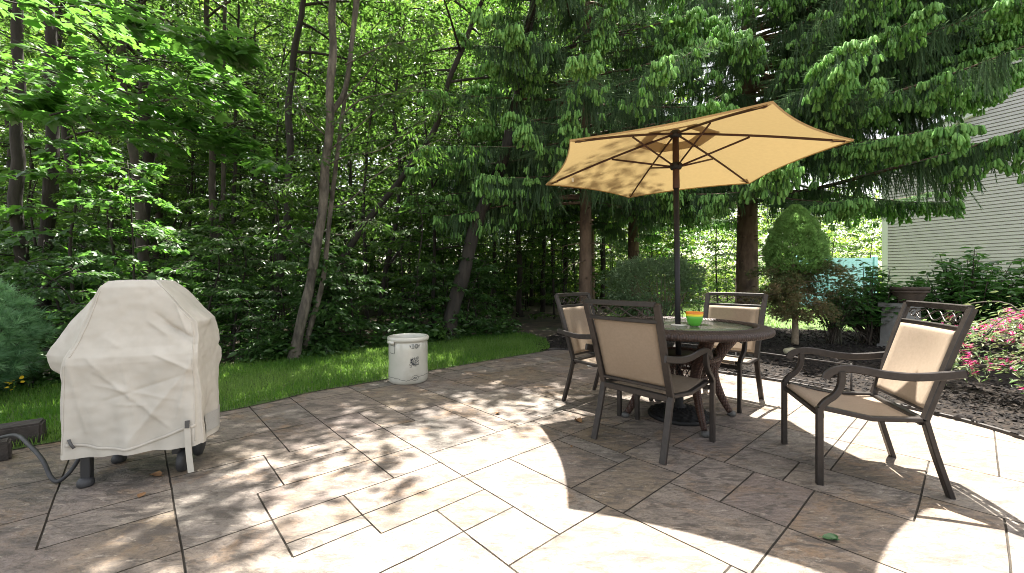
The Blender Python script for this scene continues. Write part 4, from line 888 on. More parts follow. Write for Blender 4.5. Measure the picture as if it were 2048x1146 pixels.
for x,Y,k in ((3.4,16,1),(4.3,18,2),(5.2,15.5,4),(6.2,19,1),(7.2,17.5,4),(2.6,17,2),(4.8,20,2),(8.4,20,1),(9.6,19.5,2),(6.9,21,2),(10.6,20.5,1),(3.0,14.6,3),(4.0,14.4,5),(12.2,19.5,1),(13.6,19,4),(15,20,2),(11.5,18.2,3),(11.2,17.8,1),(12.4,18.4,2),(13.4,17.9,1),(14.3,18.6,2),(15.2,18.0,1),(10.2,18.6,2)):
    place_sap(k,x,Y,rg.uniform(.8,1.15),'leafy sapling behind the spruces and the aqua fence')
for u in np.linspace(-3.2,5.3,19):     # bushes right at the wood edge
    x,y=uv2xy(u+rg.uniform(-.2,.2),-6.72+rg.uniform(-.35,.1)); place_sap(int(rg.choice([3,5,5])),x,y,rg.uniform(.55,1.0))
# --- ground cover along the wood edge
gc=MB(); n=9000; u=rg.uniform(-4.4,5.9,n); v=-6.25-np.abs(rg.normal(0,.55,n)); cl=np.array([noisy((a,b),1.7,5.) for a,b in zip(u,v)]); ok=cl+rg.normal(0,.15,n)>-.12; u,v,cl=u[ok],v[ok],cl[ok]
XY=u[:,None]*E1+v[:,None]*E2; z=np.abs(rg.normal(0,.14,len(u)))*(1+cl*1.4)+.02; a=rg.uniform(0,6.28,len(u))
leaves(gc,np.concatenate([XY,z[:,None]],1),np.stack([np.cos(a),np.sin(a),rg.uniform(-.5,.5,len(u))],-1),.105,rg,OV2,OF2)
setp(gc.build('ground_cover',M['leafD'],None,False),kind='stuff')
# --- far-off woods: one mass
fw=MB(); 
for c in range(2300):
    if c<1850: Y=rg.uniform(18,42); x=rg.uniform(-1.4*Y,.42*Y); z=rg.uniform(0,1)**(1.0 if c%2 else 2.6)*(.70*Y if x<-.1*Y else 13)
    else: Y=rg.uniform(22,44); x=rg.uniform(.3*Y,1.5*Y); z=rg.uniform(0,1)**1.7*9
    n=150; d=rg.normal(0,1,(n,3)); d/=np.linalg.norm(d,axis=1)[:,None]; d*=rg.uniform(.3,1,(n,1))**.5*np.array([1.5,1.3,.8])*rg.uniform(.8,1.5)
    P=np.array([x,Y,z])+d; a=rg.uniform(0,6.28,n); leaves(fw,P,np.stack([np.cos(a),np.sin(a),rg.uniform(-.9,.2,n)],-1),.26,rg,tlo=max(0,rg.uniform(-.3,.6)),thi=1)
for c in range(650):
    Y=rg.uniform(18,40); x=rg.uniform(-1.45*Y,.12*Y); z=rg.uniform(.33,.78)*Y
    n=130; d=rg.normal(0,1,(n,3)); d/=np.linalg.norm(d,axis=1)[:,None]; d*=rg.uniform(.3,1,(n,1))**.5*np.array([1.7,1.5,.9])*rg.uniform(.8,1.5)
    P=np.array([x,Y,z])+d; a=rg.uniform(0,6.28,n); leaves(fw,P,np.stack([np.cos(a),np.sin(a),rg.uniform(-.9,.2,n)],-1),.28,rg,tlo=max(0,rg.uniform(-.3,.6)),thi=1)
setp(fw.build('distant_woods',M['leafY'],None,False),kind='stuff')

# ================================================================== SPRUCES
M['needle']=mat('spruce_needles',(.046,.098,.044),None,rough=.55,spec=.3,tint=(.13,.205,.09),transl=(.06,.15,.05),tw=.25)
M['shoot']=mat('spruce_new_shoots',(.15,.34,.09),None,rough=.65,tint=(.27,.48,.15),transl=(.24,.50,.10),tw=.35,spec=.2,bump=.6,bscale=160)
def fuzzy(nt=7,w=.07):
    V=[];F=[]
    for pl in range(2):
        for s in (-1,1):
            for i in range(nt):
                y0=i/nt; y1=y0+.9/nt; tip=y0+1.75/nt; x=s*w*(1-.35*i/nt)
                p=[(0,y0),(x,tip),(0,y1)]; k=len(V)
                for a,b in p: V.append((a,b,0) if pl==0 else (0,b,a))
                F.append((k,k+1,k+2))
    k=len(V); V+=[(-.012,0,0),(.012,0,0),(.006,1,0),(-.006,1,0),(0,0,-.012),(0,0,.012),(0,1,.006),(0,1,-.006)]; F+=[(k,k+1,k+2,k+3),(k+4,k+5,k+6,k+7)]
    return V,F
FZ=fuzzy()
def finger():
    V=[];F=[]; rings=[(0,.07),(.15,.115),(.80,.125),(.97,.075)]; m=8
    for y,r in rings:
        for i in range(m): a=2*PI*i/m; q=r*(1.28 if i%2 else .72); V.append((q*math.cos(a),y,q*math.sin(a)))
    for j in range(3):
        for i in range(m): F.append((j*m+i,j*m+(i+1)%m,(j+1)*m+(i+1)%m,(j+1)*m+i))
    V.append((0,1,0)); F+=[(3*m+i,3*m+(i+1)%m,4*m) for i in range(m)]; return V,F
FG=finger()
def spruce_branch(tk,nd,sh,p,az,L,rng,droop=.30,up=.30,dense=1.0,hang=.42,shoots=1.0,fine=1.0):
    m=12; t=np.linspace(0,1,m); d=np.array([math.cos(az),math.sin(az)]); wob=np.cumsum(rng.normal(0,.012*L,(m,2)),0)
    z=p[2]+L*(.10*t-droop*1.6*t**1.5+up*t**3); Q=np.stack([p[0]+d[0]*L*t+wob[:,0],p[1]+d[1]*L*t+wob[:,1],z],-1); Q[0]=p
    tube(tk,Q,np.linspace(.010+.009*L,.004,m),5)
    n=int(L*62*dense); tt=rng.uniform(.14,1,n)**.85; P,T=along(Q,tt); T/=np.linalg.norm(T,axis=1)[:,None]
    S_=np.cross(T,[0,0,1.]); S_/=np.linalg.norm(S_,axis=1)[:,None]+1e-9
    sg=rng.choice([-1,1],n); out=rng.uniform(.02,.30,n)*(.45+.75*np.sin(PI*np.clip(tt,.05,.97)))*min(1.3,L/2.6)
    # side twig going out, then the hanging twig
    o1=P+S_*(sg*out)[:,None]+T*(out*.55)[:,None]; o1[:,2]-=out*.25
    inst(nd,FZ[0],FZ[1],basis(o1-P,rng.uniform(0,3,n)),P,np.stack([.16+0*out,np.linalg.norm(o1-P,axis=1)*1.1+.03,.16+0*out],-1)*np.array([1,1,1]),rng.uniform(.1,.8,n))
    cl_=np.array([.62+.75*mnoise.noise(Vector((q*L*2.2,az*3.1,p[2]))) for q in tt]); hl=hang*np.clip(cl_,.25,1.3)*rng.uniform(.45,1.4,n)*.92*(.35+.85*np.sin(PI*np.clip(tt*.9+.06,0,1)))
    nh=2
    for h in range(nh):
        q0=P+(o1-P)*rng.uniform(.3,1,(n,1)); D=S_*(sg*.14)[:,None]+T*.12+rng.normal(0,.15,(n,3)); D[:,2]=-1
        l=hl*rng.uniform(.6,1.1,n); inst(nd,FZ[0],FZ[1],basis(D,rng.uniform(0,3,n)),q0,np.stack([.34*l**.5,l,.34*l**.5],-1),rng.uniform(0,.6,n))
        # lime shoots at the ends of some hanging twigs
        gate=np.array([mnoise.noise(Vector((q*L*1.6+7,az*5.3,p[2]*2))) for q in tt])>.04-.25*np.clip((tt-.5)/.5,0,1)
        pk=gate&(rng.random(n)<(.10+.30*np.clip((tt-.35)/.5,0,1))*shoots*.50)
        e=q0[pk]+D[pk]/np.linalg.norm(D[pk],axis=1)[:,None]*(l[pk]*.92)[:,None]
        cluster(sh,e,rng,5)
    # fans of shoots at the branch tip and side twig tips
    pk=gate&(rng.random(n)<(.10+.5*np.clip((tt-.5)/.4,0,1))*shoots*.62); cluster(sh,o1[pk],rng,7)
    cluster(sh,Q[-4:],rng,9)
def cluster(sh,E,rng,k):
    if len(E)==0: return
    E=np.repeat(E,k,0); n=len(E); a=rng.uniform(0,6.28,n); b=rng.uniform(.04,.48,n)
    D=np.stack([np.cos(a)*b,np.sin(a)*b,-np.ones(n)],-1); s=rng.uniform(.085,.140,n)
    inst(sh,FG[0],FG[1],basis(D,rng.uniform(0,3,n)),E+np.stack([np.cos(a)*.030,np.sin(a)*.030,rng.uniform(-.02,.02,n)],-1),s,rng.uniform(0,1,n))
def spruce(label,x,y,H,r,zlow,lean=0.0,lmax=4.2,seed=1,step=.42,per=6,top_detail=8.5,shoots=1.0,front=None,extra=None,low_len=1.0,bare_back=False):
    rng=np.random.default_rng(seed); t=thing('norway_spruce',label,'spruce',(x,y,0)); tk,nd,sh=MB(),MB(),MB()
    P=spline([(x,y,-.05),(x+lean*.3,y,H*.3),(x+lean*.7,y,H*.65),(x+lean,y,H)],8); tube(tk,P,np.interp(P[:,2],[0,.3,1.5,H],[r*1.45,r*1.12,r,.02]),14)
    for k in range(26):   # branch stubs and knots
        z=rng.uniform(.5,3.2); a=rng.uniform(0,6.28); q=np.array([np.interp(z,P[:,2],P[:,0]),np.interp(z,P[:,2],P[:,1]),z]); d=np.array([math.cos(a),math.sin(a),.0]); tube(tk,[q+d*r*.8,q+d*(r+rng.uniform(.02,.10))],[.022,.012],6)
    z=zlow; b=0
    while z<H-.6:
        det=z<top_detail
        for k in range(per if det else 5):
            az=b*2.399+rng.uniform(-.25,.25); b+=1
            L=min(lmax,(H-z)*.30)*rng.uniform(.75,1.1)*(1 if z>zlow+.6 else low_len)
            if bare_back and math.sin(az)>.25 and det and rng.random()<.75: continue
            away=math.sin(az)>.45   # side hidden from the patio: sparser
            p=np.array([np.interp(z,P[:,2],P[:,0]),y,z+rng.uniform(-.15,.15)])
            spruce_branch(tk,nd,sh,p,az,L,rng,droop=rng.uniform(.20,.36),up=rng.uniform(.18,.36),dense=(.55 if away else 1.0) if det else .28,hang=.50 if det else .6,shoots=shoots*(1 if det else .0))
        z+=step if det else .8
    for k in range(10):   # dead lower twigs
        zz_=rng.uniform(1.2,zlow+.5); az=rng.uniform(0,6.28); limbs(tk,bough(np.array([x,y,zz_]),az,rng.uniform(.5,1.4),.05,.25,rng,6),.012,4)
    if extra: extra(tk,nd,sh,rng)
    base=(x,y,0); tk.build('trunk',M['barkS'],t,shift=base); nd.build('needled_boughs',M['needle'],t,False,shift=base); sh.build('new_shoots',M['shoot'],t,True,shift=base); return t
def leftboughs(tk,nd,sh,rng):
    for z,az,L,dr,up in ((3.2,188,3.6,.20,.10),(2.9,205,3.4,.24,.10),(3.8,196,3.8,.22,.12),(4.4,182,3.6,.22,.12),(3.3,225,3.0,.24,.14),(5.0,205,3.6,.22,.15),(2.8,172,3.2,.2,.08),(4.0,215,3.8,.25,.15),(6.6,-15,2.8,.2,.15),(7.4,-30,2.6,.2,.15),(6.0,-5,2.8,.2,.15),(5.6,225,3.4,.2,.15),(6.4,250,3.0,.2,.15)):
        spruce_branch(tk,nd,sh,np.array([1.62,9.2,z]),rad(az),L,rng,droop=dr,up=up,dense=1.2,hang=.66,shoots=.7)
spruce('tall spruce with slim reddish trunk left of the umbrella pole, lime new shoots',1.62,9.2,15,.135,3.1,0.0,3.7,5,top_detail=8.0,extra=leftboughs)
spruce('darker spruce standing behind the clipped shrub',3.55,12.2,14,.16,3.2,0,3.0,6,step=.55,per=5,top_detail=9.5,shoots=.45)
def rightboughs(tk,nd,sh,rng):
    for z,az,L,dr,up in ((7.0,-25,4.2,.16,.12),(7.2,-48,4.0,.16,.12),(6.8,-38,4.6,.16,.12),(7.6,-28,4.0,.16,.12),(6.2,-20,4.4,.16,.12),(5.8,-52,4.6,.18,.12),(6.0,-44,4.6,.18,.12),(7.9,-55,3.8,.16,.12),(2.9,-72,5.4,.10,.16),(6.4,-30,4.4,.2,.15),(7.4,-35,4.2,.2,.15),(8.4,-40,4.0,.2,.15),(5.7,-38,4.5,.2,.15),(9.2,-50,3.6,.2,.15),(6.6,190,3.2,.2,.15),(7.4,205,3.2,.2,.15),(3.7,-85,4.6,.17,.05),(4.4,-76,5.0,.20,.16),(5.4,-62,4.8,.20,.2),(3.5,-115,4.3,.20,.08),(4.6,-100,4.4,.22,.2),(6.2,-84,4.2,.2,.2),(6.6,-60,4.0,.2,.2),(7.4,-72,3.8,.2,.2),(7.0,-45,3.8,.2,.2),(8.0,-55,3.4,.2,.2),(3.3,-138,4.2,.17,.05),(3.9,-50,4.6,.2,.1)):
        spruce_branch(tk,nd,sh,np.array([5.62,10.0,z]),rad(az),L,rng,droop=dr,up=up,dense=1.25,hang=.62,shoots=1.3)
    for z,a in ((4.7,-47),(4.9,-41),(5.1,-50),(4.6,-39),(5.2,-44),(5.0,-36)): spruce_branch(tk,nd,sh,np.array([5.62,10.0,z]),rad(a),rng.uniform(3.7,4.4),rng,droop=.13,up=.10,dense=1.25,hang=.80,shoots=1.2)
    for i in range(12): spruce_branch(tk,nd,sh,np.array([5.62,10.0,5.3+.17*i]),rad(rng.uniform(-48,-8)),rng.uniform(3.7,4.5),rng,droop=.16,up=.14,dense=1.2,hang=.85,shoots=1.2)
spruce('broad spruce with thick trunk behind the facing chair, long boughs over the house wall',5.62,10.0,16.5,.235,3.2,.1,4.3,9,step=.40,per=7,top_detail=8.6,shoots=.95,extra=rightboughs,bare_back=True)
spruce('slim dark spruce half hidden between the two lime tipped spruces',2.55,13.5,13,.12,3.0,0,2.8,12,step=.6,per=5,top_detail=9,shoots=.4)
# ================================================================== SHRUBS
def shell(c,rad_,n,rng,bump=.12,freq=3.0,inner=.35,zmin=None):
    d=rng.normal(0,1,(n,3)); d/=np.linalg.norm(d,axis=1)[:,None]
    k=1-inner*rng.random(n)**2.2; b=np.array([1+bump*mnoise.noise(Vector(q*freq)+Vector((c[0],c[1],0))) for q in d])
    P=np.array(c)+d*np.array(rad_)*(k*b)[:,None]
    if zmin is not None: ok=P[:,2]>zmin; P,d=P[ok],d[ok]
    return P,d
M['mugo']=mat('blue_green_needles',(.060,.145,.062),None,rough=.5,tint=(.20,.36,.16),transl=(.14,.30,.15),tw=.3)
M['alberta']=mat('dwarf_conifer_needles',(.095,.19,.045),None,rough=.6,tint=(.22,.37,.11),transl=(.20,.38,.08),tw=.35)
M['albrown']=mat('thin_brown_needles',(.08,.135,.04),None,rough=.7,tint=(.20,.145,.07),transl=(.15,.12,.04),tw=.25)
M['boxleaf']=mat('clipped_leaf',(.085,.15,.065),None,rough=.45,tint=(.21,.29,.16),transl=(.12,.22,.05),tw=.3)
M['twig']=mat('twig',(.17,.13,.09),(.26,.21,.15),20,.9,.4,40)
M['hyd']=mat('broad_leaf',(.034,.095,.026),None,rough=.38,tint=(.075,.17,.040),transl=(.11,.30,.03),tw=.35)
M['weig']=mat('weigela_leaf',(.05,.115,.035),None,rough=.5,tint=(.14,.15,.07),transl=(.15,.28,.06),tw=.35)
M['pink']=mat('pink_flower',(.52,.02,.15),None,rough=.5,tint=(.66,.09,.26),transl=(.8,.06,.25),tw=.4)
M['yellowf']=mat('yellow_flower',(.75,.50,.02),None,rough=.6,transl=(.9,.7,.05),tw=.3)
def tuft(n=9,spread=.6,w=.035,seed=1):
    r=np.random.default_rng(seed); V=[];F=[]
    for i in range(n):
        a=2*PI*i/n+r.uniform(-.2,.2); b=spread*r.uniform(.3,1.0); L=r.uniform(.75,1.1); t=np.array([math.cos(a)*math.sin(b),math.cos(b),math.sin(a)*math.sin(b)])*L; s=np.array([-math.sin(a),0,math.cos(a)])*w; k=len(V)
        V+= [s,-s,t]; F.append((k,k+1,k+2))
    return np.array(V),F
TF1=tuft(16,1.05,.034,2); TF2=tuft(9,.75,.07,3)
# blue green soft needled pine at the left edge
rn=np.random.default_rng(77); base=(-5.14,3.75,0)
t=thing('dwarf_pine','soft blue green dwarf pine cut off by the left picture edge','shrub',base)
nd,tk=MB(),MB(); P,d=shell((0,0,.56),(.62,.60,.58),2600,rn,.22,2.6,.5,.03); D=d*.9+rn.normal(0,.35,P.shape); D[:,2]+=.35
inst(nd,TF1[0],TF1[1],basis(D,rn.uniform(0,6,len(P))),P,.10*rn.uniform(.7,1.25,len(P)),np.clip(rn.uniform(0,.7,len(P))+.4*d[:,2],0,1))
for i in range(26): q=P[rn.integers(len(P))]; tube(tk,spline([(0,0,0),q*.5+np.array([0,0,.05]),q],4),[.014]*4+[.010]*4+[.005],5) if False else tube(tk,spline([(0,0,0),q*.5,q*.96],4),np.linspace(.016,.004,9),5)
tk.build('stems',M['bark'],t); nd.build('foliage',M['mugo'],t,False)
t=thing('yellow_flower','small yellow flower head under the blue green pine','flower',(-4.60,3.85,0)); mb=MB()
a=rn.uniform(0,6.28,12); leaves(mb,np.tile([[0,0,.17]],(12,1))+rn.normal(0,.022,(12,3)),np.stack([np.cos(a),np.sin(a),rn.uniform(-.2,.5,12)],-1),.05,rn,OV2,OF2); mb.build('petals',M['yellowf'],t); mb=MB(); tube(mb,[(0,0,0),(.01,0,.17)],.004,5); mb.build('stem',M['grass'],t)
# clipped shrub behind the table
base=np.array([2.95,8.75,0]); t=thing('clipped_shrub','clipped small leaved shrub with bare tan twigs low down, behind the umbrella pole','shrub',tuple(base))
lf,tk=MB(),MB(); n=15000
d=rn.normal(0,1,(n,3)); d/=np.linalg.norm(d,axis=1)[:,None]; q=np.sign(d)*np.abs(d)**.75; k=1-.4*rn.random(n)**2; b=np.array([1+.26*mnoise.noise(Vector(x*3.2))+.10*mnoise.noise(Vector(x*8)) for x in d])
P=np.array([0,0,.90])+q*np.array([.92,.75,.62])*(k*b)[:,None]; keep=(P[:,2]>.25)&(rn.random(n)<np.clip((P[:,2]-.1)/.6,.12,1))&~((P[:,0]>.15)&(P[:,2]<.85)&(rn.random(n)<.75)); P,dd=P[keep],d[keep]
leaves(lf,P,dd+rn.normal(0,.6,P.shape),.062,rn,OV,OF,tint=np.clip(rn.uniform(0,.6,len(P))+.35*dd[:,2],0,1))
for i in range(60):
    a=rn.uniform(0,6.28); r=rn.uniform(.2,.85); tube(tk,spline([(rn.normal(.1,.10),rn.normal(0,.10),0),(math.cos(a)*r*.5+.1,math.sin(a)*r*.4,.45),(math.cos(a)*r,math.sin(a)*r*.8,rn.uniform(.8,1.35))],4),np.linspace(.016,.004,9),5)
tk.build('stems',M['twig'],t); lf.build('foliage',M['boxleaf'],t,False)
# dwarf conifer with thin brown skirt
base=np.array([4.80,7.08,0]); t=thing('dwarf_conifer','dwarf conifer with a dense bright green cone over a thin brown skirt','conifer',tuple(base))
tk,up,lw=MB(),MB(),MB(); tube(tk,spline([(0,0,-.02),(.0,0,.5),(-.03,0,1.2),(-.02,0,2.1)],5),np.linspace(.060,.012,16),10)
n=11000; h=rn.random(n)**.8; a=rn.uniform(0,6.28,n); z=1.20+1.14*h; prof=np.interp(h,[0,.10,.30,.55,.8,.92,1],[.34,.43,.44,.37,.24,.13,.03])
b=1+.26*np.array([mnoise.noise(Vector((math.cos(x)*4,math.sin(x)*4,y*7))) for x,y in zip(a,z)]); k=1-.30*rn.random(n)**2
P=np.stack([np.cos(a)*prof*b*k,np.sin(a)*prof*b*k,z],-1); D=np.stack([np.cos(a),np.sin(a),np.full(n,.9)],-1)+rn.normal(0,.3,(n,3))
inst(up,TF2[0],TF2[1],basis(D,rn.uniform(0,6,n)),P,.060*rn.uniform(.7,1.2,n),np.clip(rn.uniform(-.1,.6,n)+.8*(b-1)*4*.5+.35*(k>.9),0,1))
for i in range(46):
    z0=rn.uniform(.55,1.35); a=rn.uniform(0,6.28); l=rn.uniform(.45,.85)*(1.0 if z0>.8 else .8); Q=bough(np.array([0,0,z0]),a,l,.12,.22,rn,6); limbs(tk,Q,.009,4)
    m_=150; tt=rn.beta(2,1,m_); p,T=along(Q,tt); p=p+rn.normal(0,.055,(m_,3)); inst(lw,TF2[0],TF2[1],basis(T+rn.normal(0,.5,(m_,3))*np.linalg.norm(T,axis=1)[:,None],rn.uniform(0,6,m_)),p,.062*rn.uniform(.7,1.2,m_),np.clip(rn.normal(.55 if z0<1.05 else .2,.3,m_),0,1))
    for s in range(4): q=bough(along(Q,np.array([rn.uniform(.3,.9)]))[0][0],a+rn.uniform(-1,1),.2,.1,.1,rn,4); limbs(tk,q,.004,3)
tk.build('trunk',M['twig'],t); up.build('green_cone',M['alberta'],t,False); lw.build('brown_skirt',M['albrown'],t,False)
# little twiggy shrub beside it
base=np.array([5.50,7.12,0]); t=thing('twiggy_shrub','small twiggy shrub with sparse dark leaves right of the dwarf conifer','shrub',tuple(base)); tk,lf=MB(),MB()
for i in range(42):
    a=rn.uniform(0,6.28); r=rn.uniform(.12,.62); Q=spline([(rn.normal(0,.05),rn.normal(0,.05),0),(math.cos(a)*r*.35,math.sin(a)*r*.3,.40),(math.cos(a)*r,math.sin(a)*r*.8,rn.uniform(.6,1.12))],4); tube(tk,Q,np.linspace(.010,.003,len(Q)),5)
    for s in range(3): q=bough(Q[rn.integers(3,len(Q))],rn.uniform(0,6.28),.18,.6,.1,rn,4); limbs(tk,q,.003,3); spray(lf,q,.06,12,.045,rn)
    spray(lf,Q[4:],.07,14,.045,rn)
tk.build('stems',M['bark'],t); lf.build('foliage',M['leafD'],t,False)
# broad leaved shrubs against the house
def broad(label,x,y,R,H,seed,ns=34,zmin=.35):
    r=np.random.default_rng(seed); t=thing('broadleaf_shrub',label,'shrub',(x,y,0),0,'broad leaved shrubs before the house'); tk,lf=MB(),MB()
    for i in range(ns):
        a=r.uniform(0,6.28); q=R*math.sqrt(r.random()); top=H*(1-.45*(q/R)**2)*r.uniform(.72,1.03)
        Q=spline([(r.normal(0,.10),r.normal(0,.10),0),(math.cos(a)*q*.5,math.sin(a)*q*.45,top*.5),(math.cos(a)*q,math.sin(a)*q*.8,top)],4); tube(tk,Q,np.linspace(.014,.004,len(Q)),5)
        for j in range(7):      # whorls of leaves up the stem
            f=.30+.70*j/6; c=along(Q,np.array([f]))[0][0]
            if c[2]<zmin: continue
            m=6; aa=r.uniform(0,6.28)+np.arange(m)*2.4; P=np.tile(c,(m,1))+np.stack([np.cos(aa)*.015,np.sin(aa)*.015,r.normal(0,.02,m)],-1)
            leaves(lf,P,np.stack([np.cos(aa),np.sin(aa),r.uniform(-.45,.35,m)],-1),.14*(1.1-.25*f),r,OV2,OF2,roll=.3)
    tk.build('stems',M['bark'],t); lf.build('foliage',M['hyd'],t,False)
broad('broad leaved dark shrub drooping around the urn on its pedestal',6.15,7.1,.75,1.45,1,70)
broad('broad leaved shrub behind the lone chair back, between the urn and the picture edge',7.35,6.75,.85,1.64,2,90)
broad('broad leaved shrub by the right picture edge, above the pink flowers',8.35,6.35,.85,1.68,3,90)
# weigela in flower
def weigela():
    r=np.random.default_rng(9); x,y=5.05,3.75; t=thing('flowering_weigela','low arching shrub with magenta pink trumpet flowers by the lone chair','flowering shrub',(x,y,0)); tk,lf,fl=MB(),MB(),MB()
    V=[(0,0,0)];F=[]; m=5
    for i in range(m): a=2*PI*i/m; V.append((.10*math.cos(a),.55,.10*math.sin(a)))
    for i in range(m):
        a=2*PI*(i+.5)/m; V.append((.42*math.cos(a),1.0,.42*math.sin(a)))
    F+=[(0,1+i,1+(i+1)%m) for i in range(m)]+[(1+i,6+i,1+(i+1)%m) for i in range(m)]
    for i in range(44):
        a=PI+r.normal(0,.75) if i<34 else r.uniform(0,6.28); L=r.uniform(.5,1.25); h=r.uniform(.25,.85)
        Q=spline([(r.normal(0,.08),r.normal(0,.08),0),(math.cos(a)*L*.35,math.sin(a)*L*.4,h*.95),(math.cos(a)*L*.75,math.sin(a)*L*.8,h*1.02),(math.cos(a)*L,math.sin(a)*L,h*.80)],5); tube(tk,Q,np.linspace(.011,.003,len(Q)),5)
        spray(lf,Q[5:],.09,54,.062,r,LV,LVF,thick=.5,droop=.25)
        for c in range(r.integers(2,5)):
            p=along(Q,np.array([r.uniform(.5,1)]))[0][0]+r.normal(0,.03,3); n=r.integers(3,7); aa=r.uniform(0,6.28,n)
            D=np.stack([np.cos(aa),np.sin(aa)-.3,r.uniform(-.5,.6,n)],-1); inst(fl,V,F,basis(D,r.uniform(0,6,n)),np.tile(p,(n,1))+r.normal(0,.010,(n,3)),r.uniform(.038,.056,n),r.uniform(0,1,n))
    tk.build('stems',M['bark'],t); lf.build('foliage',M['weig'],t,False); fl.build('blossoms',M['pink'],t,False)
weigela()

# ================================================================== GARDEN BITS
M['urn']=mat('weathered_urn',(.05,.036,.027),(.085,.062,.046),10,.85,.5,30)
M['stone']=mat('grey_pedestal',(.17,.165,.16),(.22,.215,.205),8,.9,.3,40)
t=thing('urn','brown round urn planter standing on the grey pedestal','planter',(6.30,6.62,.735)); mb=MB()
lathe(mb,[(0,0),(.13,0),(.15,.03),(.20,.14),(.225,.21),(.24,.215),(.245,.245),(.235,.262),(.215,.262),(.205,.24),(0,.22)],32); mb.build('bowl',M['urn'],t); mb=MB(); lathe(mb,[(.226,.168),(.236,.176),(.236,.190),(.228,.197)],32); mb.build('band',M['urn'],t)
mb=MB(); V=[]; 
for z,s in ((0,.21),(.06,.21),(.06,.185),(.66,.165),(.67,.20),(.735,.20)): V+=[(-s,-s,z),(s,-s,z),(s,s,z),(-s,s,z)]
mb.add(V,[(i*4+j,i*4+(j+1)%4,i*4+4+(j+1)%4,i*4+4+j) for i in range(5) for j in range(4)]+[(20,21,22,23),(3,2,1,0)])
o=mb.build('pedestal',M['stone'],None,False); o.location=(6.24,6.70,0); o.rotation_euler=(0,0,.25); setp(o,'grey square pedestal half hidden behind the lone chair back','pedestal')
def edging(label,a,b,h=.285):
    a,b=np.array(a+(0,)),np.array(b+(0,)); t=thing('border_fence',label,'border fence',tuple(a),0,'low wire border fences'); d=b-a; m=M['iron']
    mb=MB(); sweep(mb,[(0,0,h),d+(0,0,h)],rrect(.012,.012,.002),(0,0,1)); mb.build('top_rail',m,t); mb=MB(); sweep(mb,[(0,0,.05),d+(0,0,.05)],rrect(.010,.010,.002),(0,0,1)); mb.build('bottom_rail',m,t)
    for p in ((0,0,0),tuple(d)):
        mb=MB(); sweep(mb,[np.array(p)+(0,0,-.03),np.array(p)+(0,0,h+.012)],rrect(.014,.014,.002),(0,1,0)); mb.build('post',m,t)
edging('low black border fence panel left of the doubled posts, behind the facing chair',(2.02,5.58),(2.66,4.96))
edging('low black border fence panel right of the doubled posts, behind the lone chair seat',(2.70,4.92),(3.30,4.06))
mb=MB(); bmx=bmesh.new(); bmesh.ops.create_icosphere(bmx,subdivisions=3,radius=1)
for v in bmx.verts: v.co*=1+.22*mnoise.noise(v.co*1.4+Vector((3,1,2)))+.06*mnoise.noise(v.co*4)
me=bpy.data.meshes.new('rock'); bmx.to_mesh(me); bmx.free(); me.materials.append(M['rock']); o=bpy.data.objects.new('rock',me); COL.objects.link(o); o.location=(4.10,6.10,.05); o.scale=(.125,.09,.075); setp(o,'pale yellowish rock on the dark mulch behind the border fence','rock')
mb=MB(); P=[(x+.006,y+.02,.006) for x,y in pe[4:]]; sweep(mb,[(x,y,.012) for x,y,_ in P],rrect(.022,.030,.004),(0,0,1)); setp(mb.build('bed_edging',M['iron'],None,False),kind='structure')

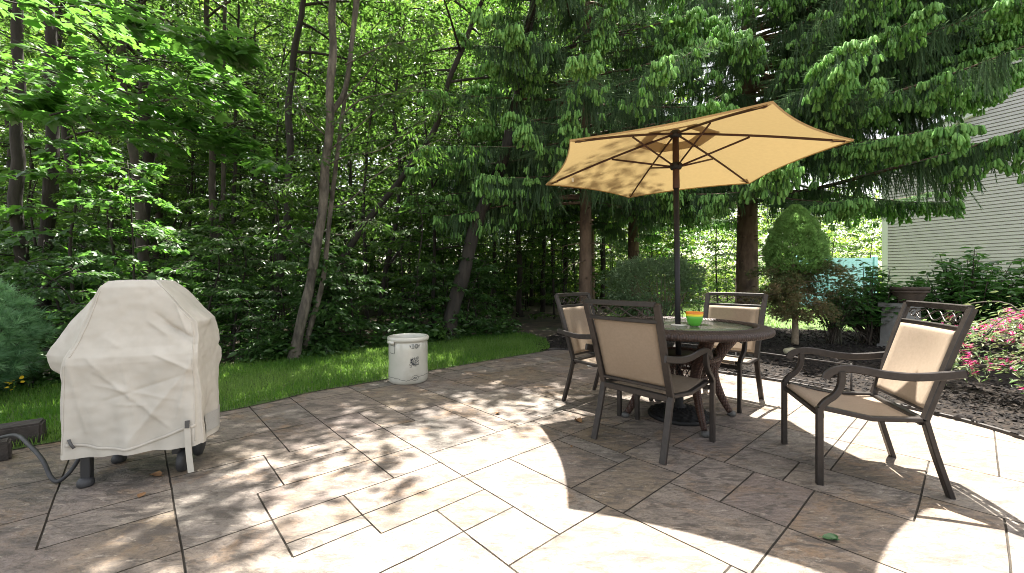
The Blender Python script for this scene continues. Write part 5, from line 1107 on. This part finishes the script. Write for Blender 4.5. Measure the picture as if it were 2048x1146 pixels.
# ================================================================== HOUSE AND VINYL FENCE
def siding_material():
    return mat('vinyl_siding',(.51,.475,.50),(.55,.51,.535),3,.6,.08,200)
M['siding']=siding_material(); M['trim']=mat('white_trim',(.70,.70,.70),None,rough=.5)
M['shingle']=mat('roof_shingle',(.16,.15,.15),(.24,.23,.22),20,.9,.6,60)
M['soffit']=mat('soffit',(.58,.58,.58),None,rough=.6)
M['vinyl']=mat('aqua_vinyl',(.24,.53,.56),(.27,.56,.59),2,.45)
def house():
    C=np.array([12.7,14.3]); d=np.array([.453,-.891]); n=np.array([-.891,-.453])
    t=thing('house','two storey house with pale grey lap siding at the right','house',(C[0],C[1],0)); p=.1016; Tm=9.5
    pt=lambda a,off,z: (d[0]*a+n[0]*off, d[1]*a+n[1]*off, z)
    mb=MB(); z=-.1
    while z<7.70:
        t0=0.0 if z<5.17 else (min(2.3,(z-5.17)/.36) if z<6.0 else 2.3); z2=min(z+p,7.72)
        mb.add([pt(t0,.014,z+.022),pt(Tm,.014,z+.022),pt(Tm,.004,z2),pt(t0,.004,z2)],[(0,1,2,3)]); mb.add([pt(t0,-.035,z),pt(Tm,-.035,z),pt(Tm,-.035,z+.022),pt(t0,-.035,z+.022)],[(0,1,2,3)]); mb.add([pt(t0,-.035,z+.022),pt(Tm,-.035,z+.022),pt(Tm,.014,z+.022),pt(t0,.014,z+.022)],[(0,1,2,3)]); mb.add([pt(t0,.004,z),pt(Tm,.004,z),pt(Tm,-.035,z),pt(t0,-.035,z)],[(0,1,2,3)]); z+=p
    mb.build('siding_wall',M['siding'],t,False)
    e=np.array([.891,.453]); mb=MB(); z=-.1
    q=lambda a,off,z: (e[0]*a-d[0]*off,e[1]*a-d[1]*off,z)
    while z<5.1:
        mb.add([q(0,.016,z),q(7,.016,z),q(7,.003,z+p),q(0,.003,z+p)],[(3,2,1,0)]); mb.add([q(0,0,z),q(7,0,z),q(7,.016,z),q(0,.016,z)],[(3,2,1,0)]); z+=p
    mb.build('end_wall',M['siding'],t,False)
    def post(name,a,z0,z1,w=.14,off=.022):
        mb=MB(); V=[pt(a-.02,off,z0),pt(a+w,off,z0),pt(a+w,off,z1),pt(a-.02,off,z1),pt(a-.02,-.12,z0),pt(a+w,0,z0),pt(a+w,0,z1),pt(a-.02,-.12,z1)]
        mb.add(V,[(0,1,2,3),(1,5,6,2),(4,0,3,7),(3,2,6,7)]); mb.build(name,M['trim'],t,False)
    post('corner_trim',0,-.1,5.1); post('corner_trim',2.3,6.0,7.66,.16)
    def board(name,a0,z0,a1,z1,h,off,dep,m):
        mb=MB(); V=[pt(a0,off,z0),pt(a1,off,z1),pt(a1,off,z1+h),pt(a0,off,z0+h),pt(a0,off-dep,z0),pt(a1,off-dep,z1),pt(a1,off-dep,z1+h),pt(a0,off-dep,z0+h)]
        mb.add(V,[(0,1,2,3),(4,7,6,5),(0,4,5,1),(3,2,6,7),(0,3,7,4),(1,5,6,2)]); return mb.build(name,m,t,False)
    board('rake_board',-.4,5.03,2.34,6.02,.20,.12,.14,M['trim']); board('lower_roof',-.5,5.20,2.40,6.24,.07,.20,5.0,M['shingle'])
    board('upper_soffit',1.9,7.72,Tm,7.72,.03,.42,.42,M['soffit']); board('upper_fascia',1.88,7.72,Tm,7.72,.20,.445,.025,M['trim'])
    mb=MB()
    for k in range(16):
        o0,o1=.47-.20*k,.47-.20*(k+1); z0,z1=7.90+.145*k,7.90+.145*(k+1)
        mb.add([pt(1.8,o0,z0+.012),pt(Tm,o0,z0+.012),pt(Tm,o1,z1),pt(1.8,o1,z1)],[(0,1,2,3)]); mb.add([pt(1.8,o0,z0),pt(Tm,o0,z0),pt(Tm,o0,z0+.012),pt(1.8,o0,z0+.012)],[(0,1,2,3)])
    mb.add([pt(1.8,.45,7.88),pt(1.8,-2.75,10.2),pt(1.8,-2.75,7.0),pt(2.3,0,7.0)],[(0,1,2,3)])
    mb.build('roof',M['shingle'],t,False)
    mb=MB(); mb.add([pt(2.3,-.02,5.9),pt(2.3,-5,5.9),pt(2.3,-5,8.5),pt(2.3,-.02,7.8)],[(0,1,2,3)]); mb.build('upper_end_wall',M['siding'],t,False)
house()
t=thing('vinyl_fence','pale aqua vinyl privacy fence at the far side of the sunny lawn','fence',(11.2,16.4,0))
for x in (0,1.25,3.05):
    mb=MB(); box(mb,(x,0,1.0),(.13,.13,2.0)); mb.add([(x-.075,-.075,2.0),(x+.075,-.075,2.0),(x+.075,.075,2.0),(x-.075,.075,2.0),(x,0,2.06)],[(0,1,4),(1,2,4),(2,3,4),(3,0,4)]); mb.build('post',M['vinyl'],t,False)
for a,b in ((.07,1.18),(1.32,2.98)):
    for z in (.16,1.86): mb=MB(); box(mb,((a+b)/2,0,z),(b-a,.05,.16)); mb.build('rail',M['vinyl'],t,False)
    mb=MB(); k=int((b-a)/.16); w_=(b-a)/k
    for i in range(k): box(mb,(a+w_*(i+.5),0,1.01),(w_-.008,.028,1.54))
    mb.build('board_panel',M['vinyl'],t,False)
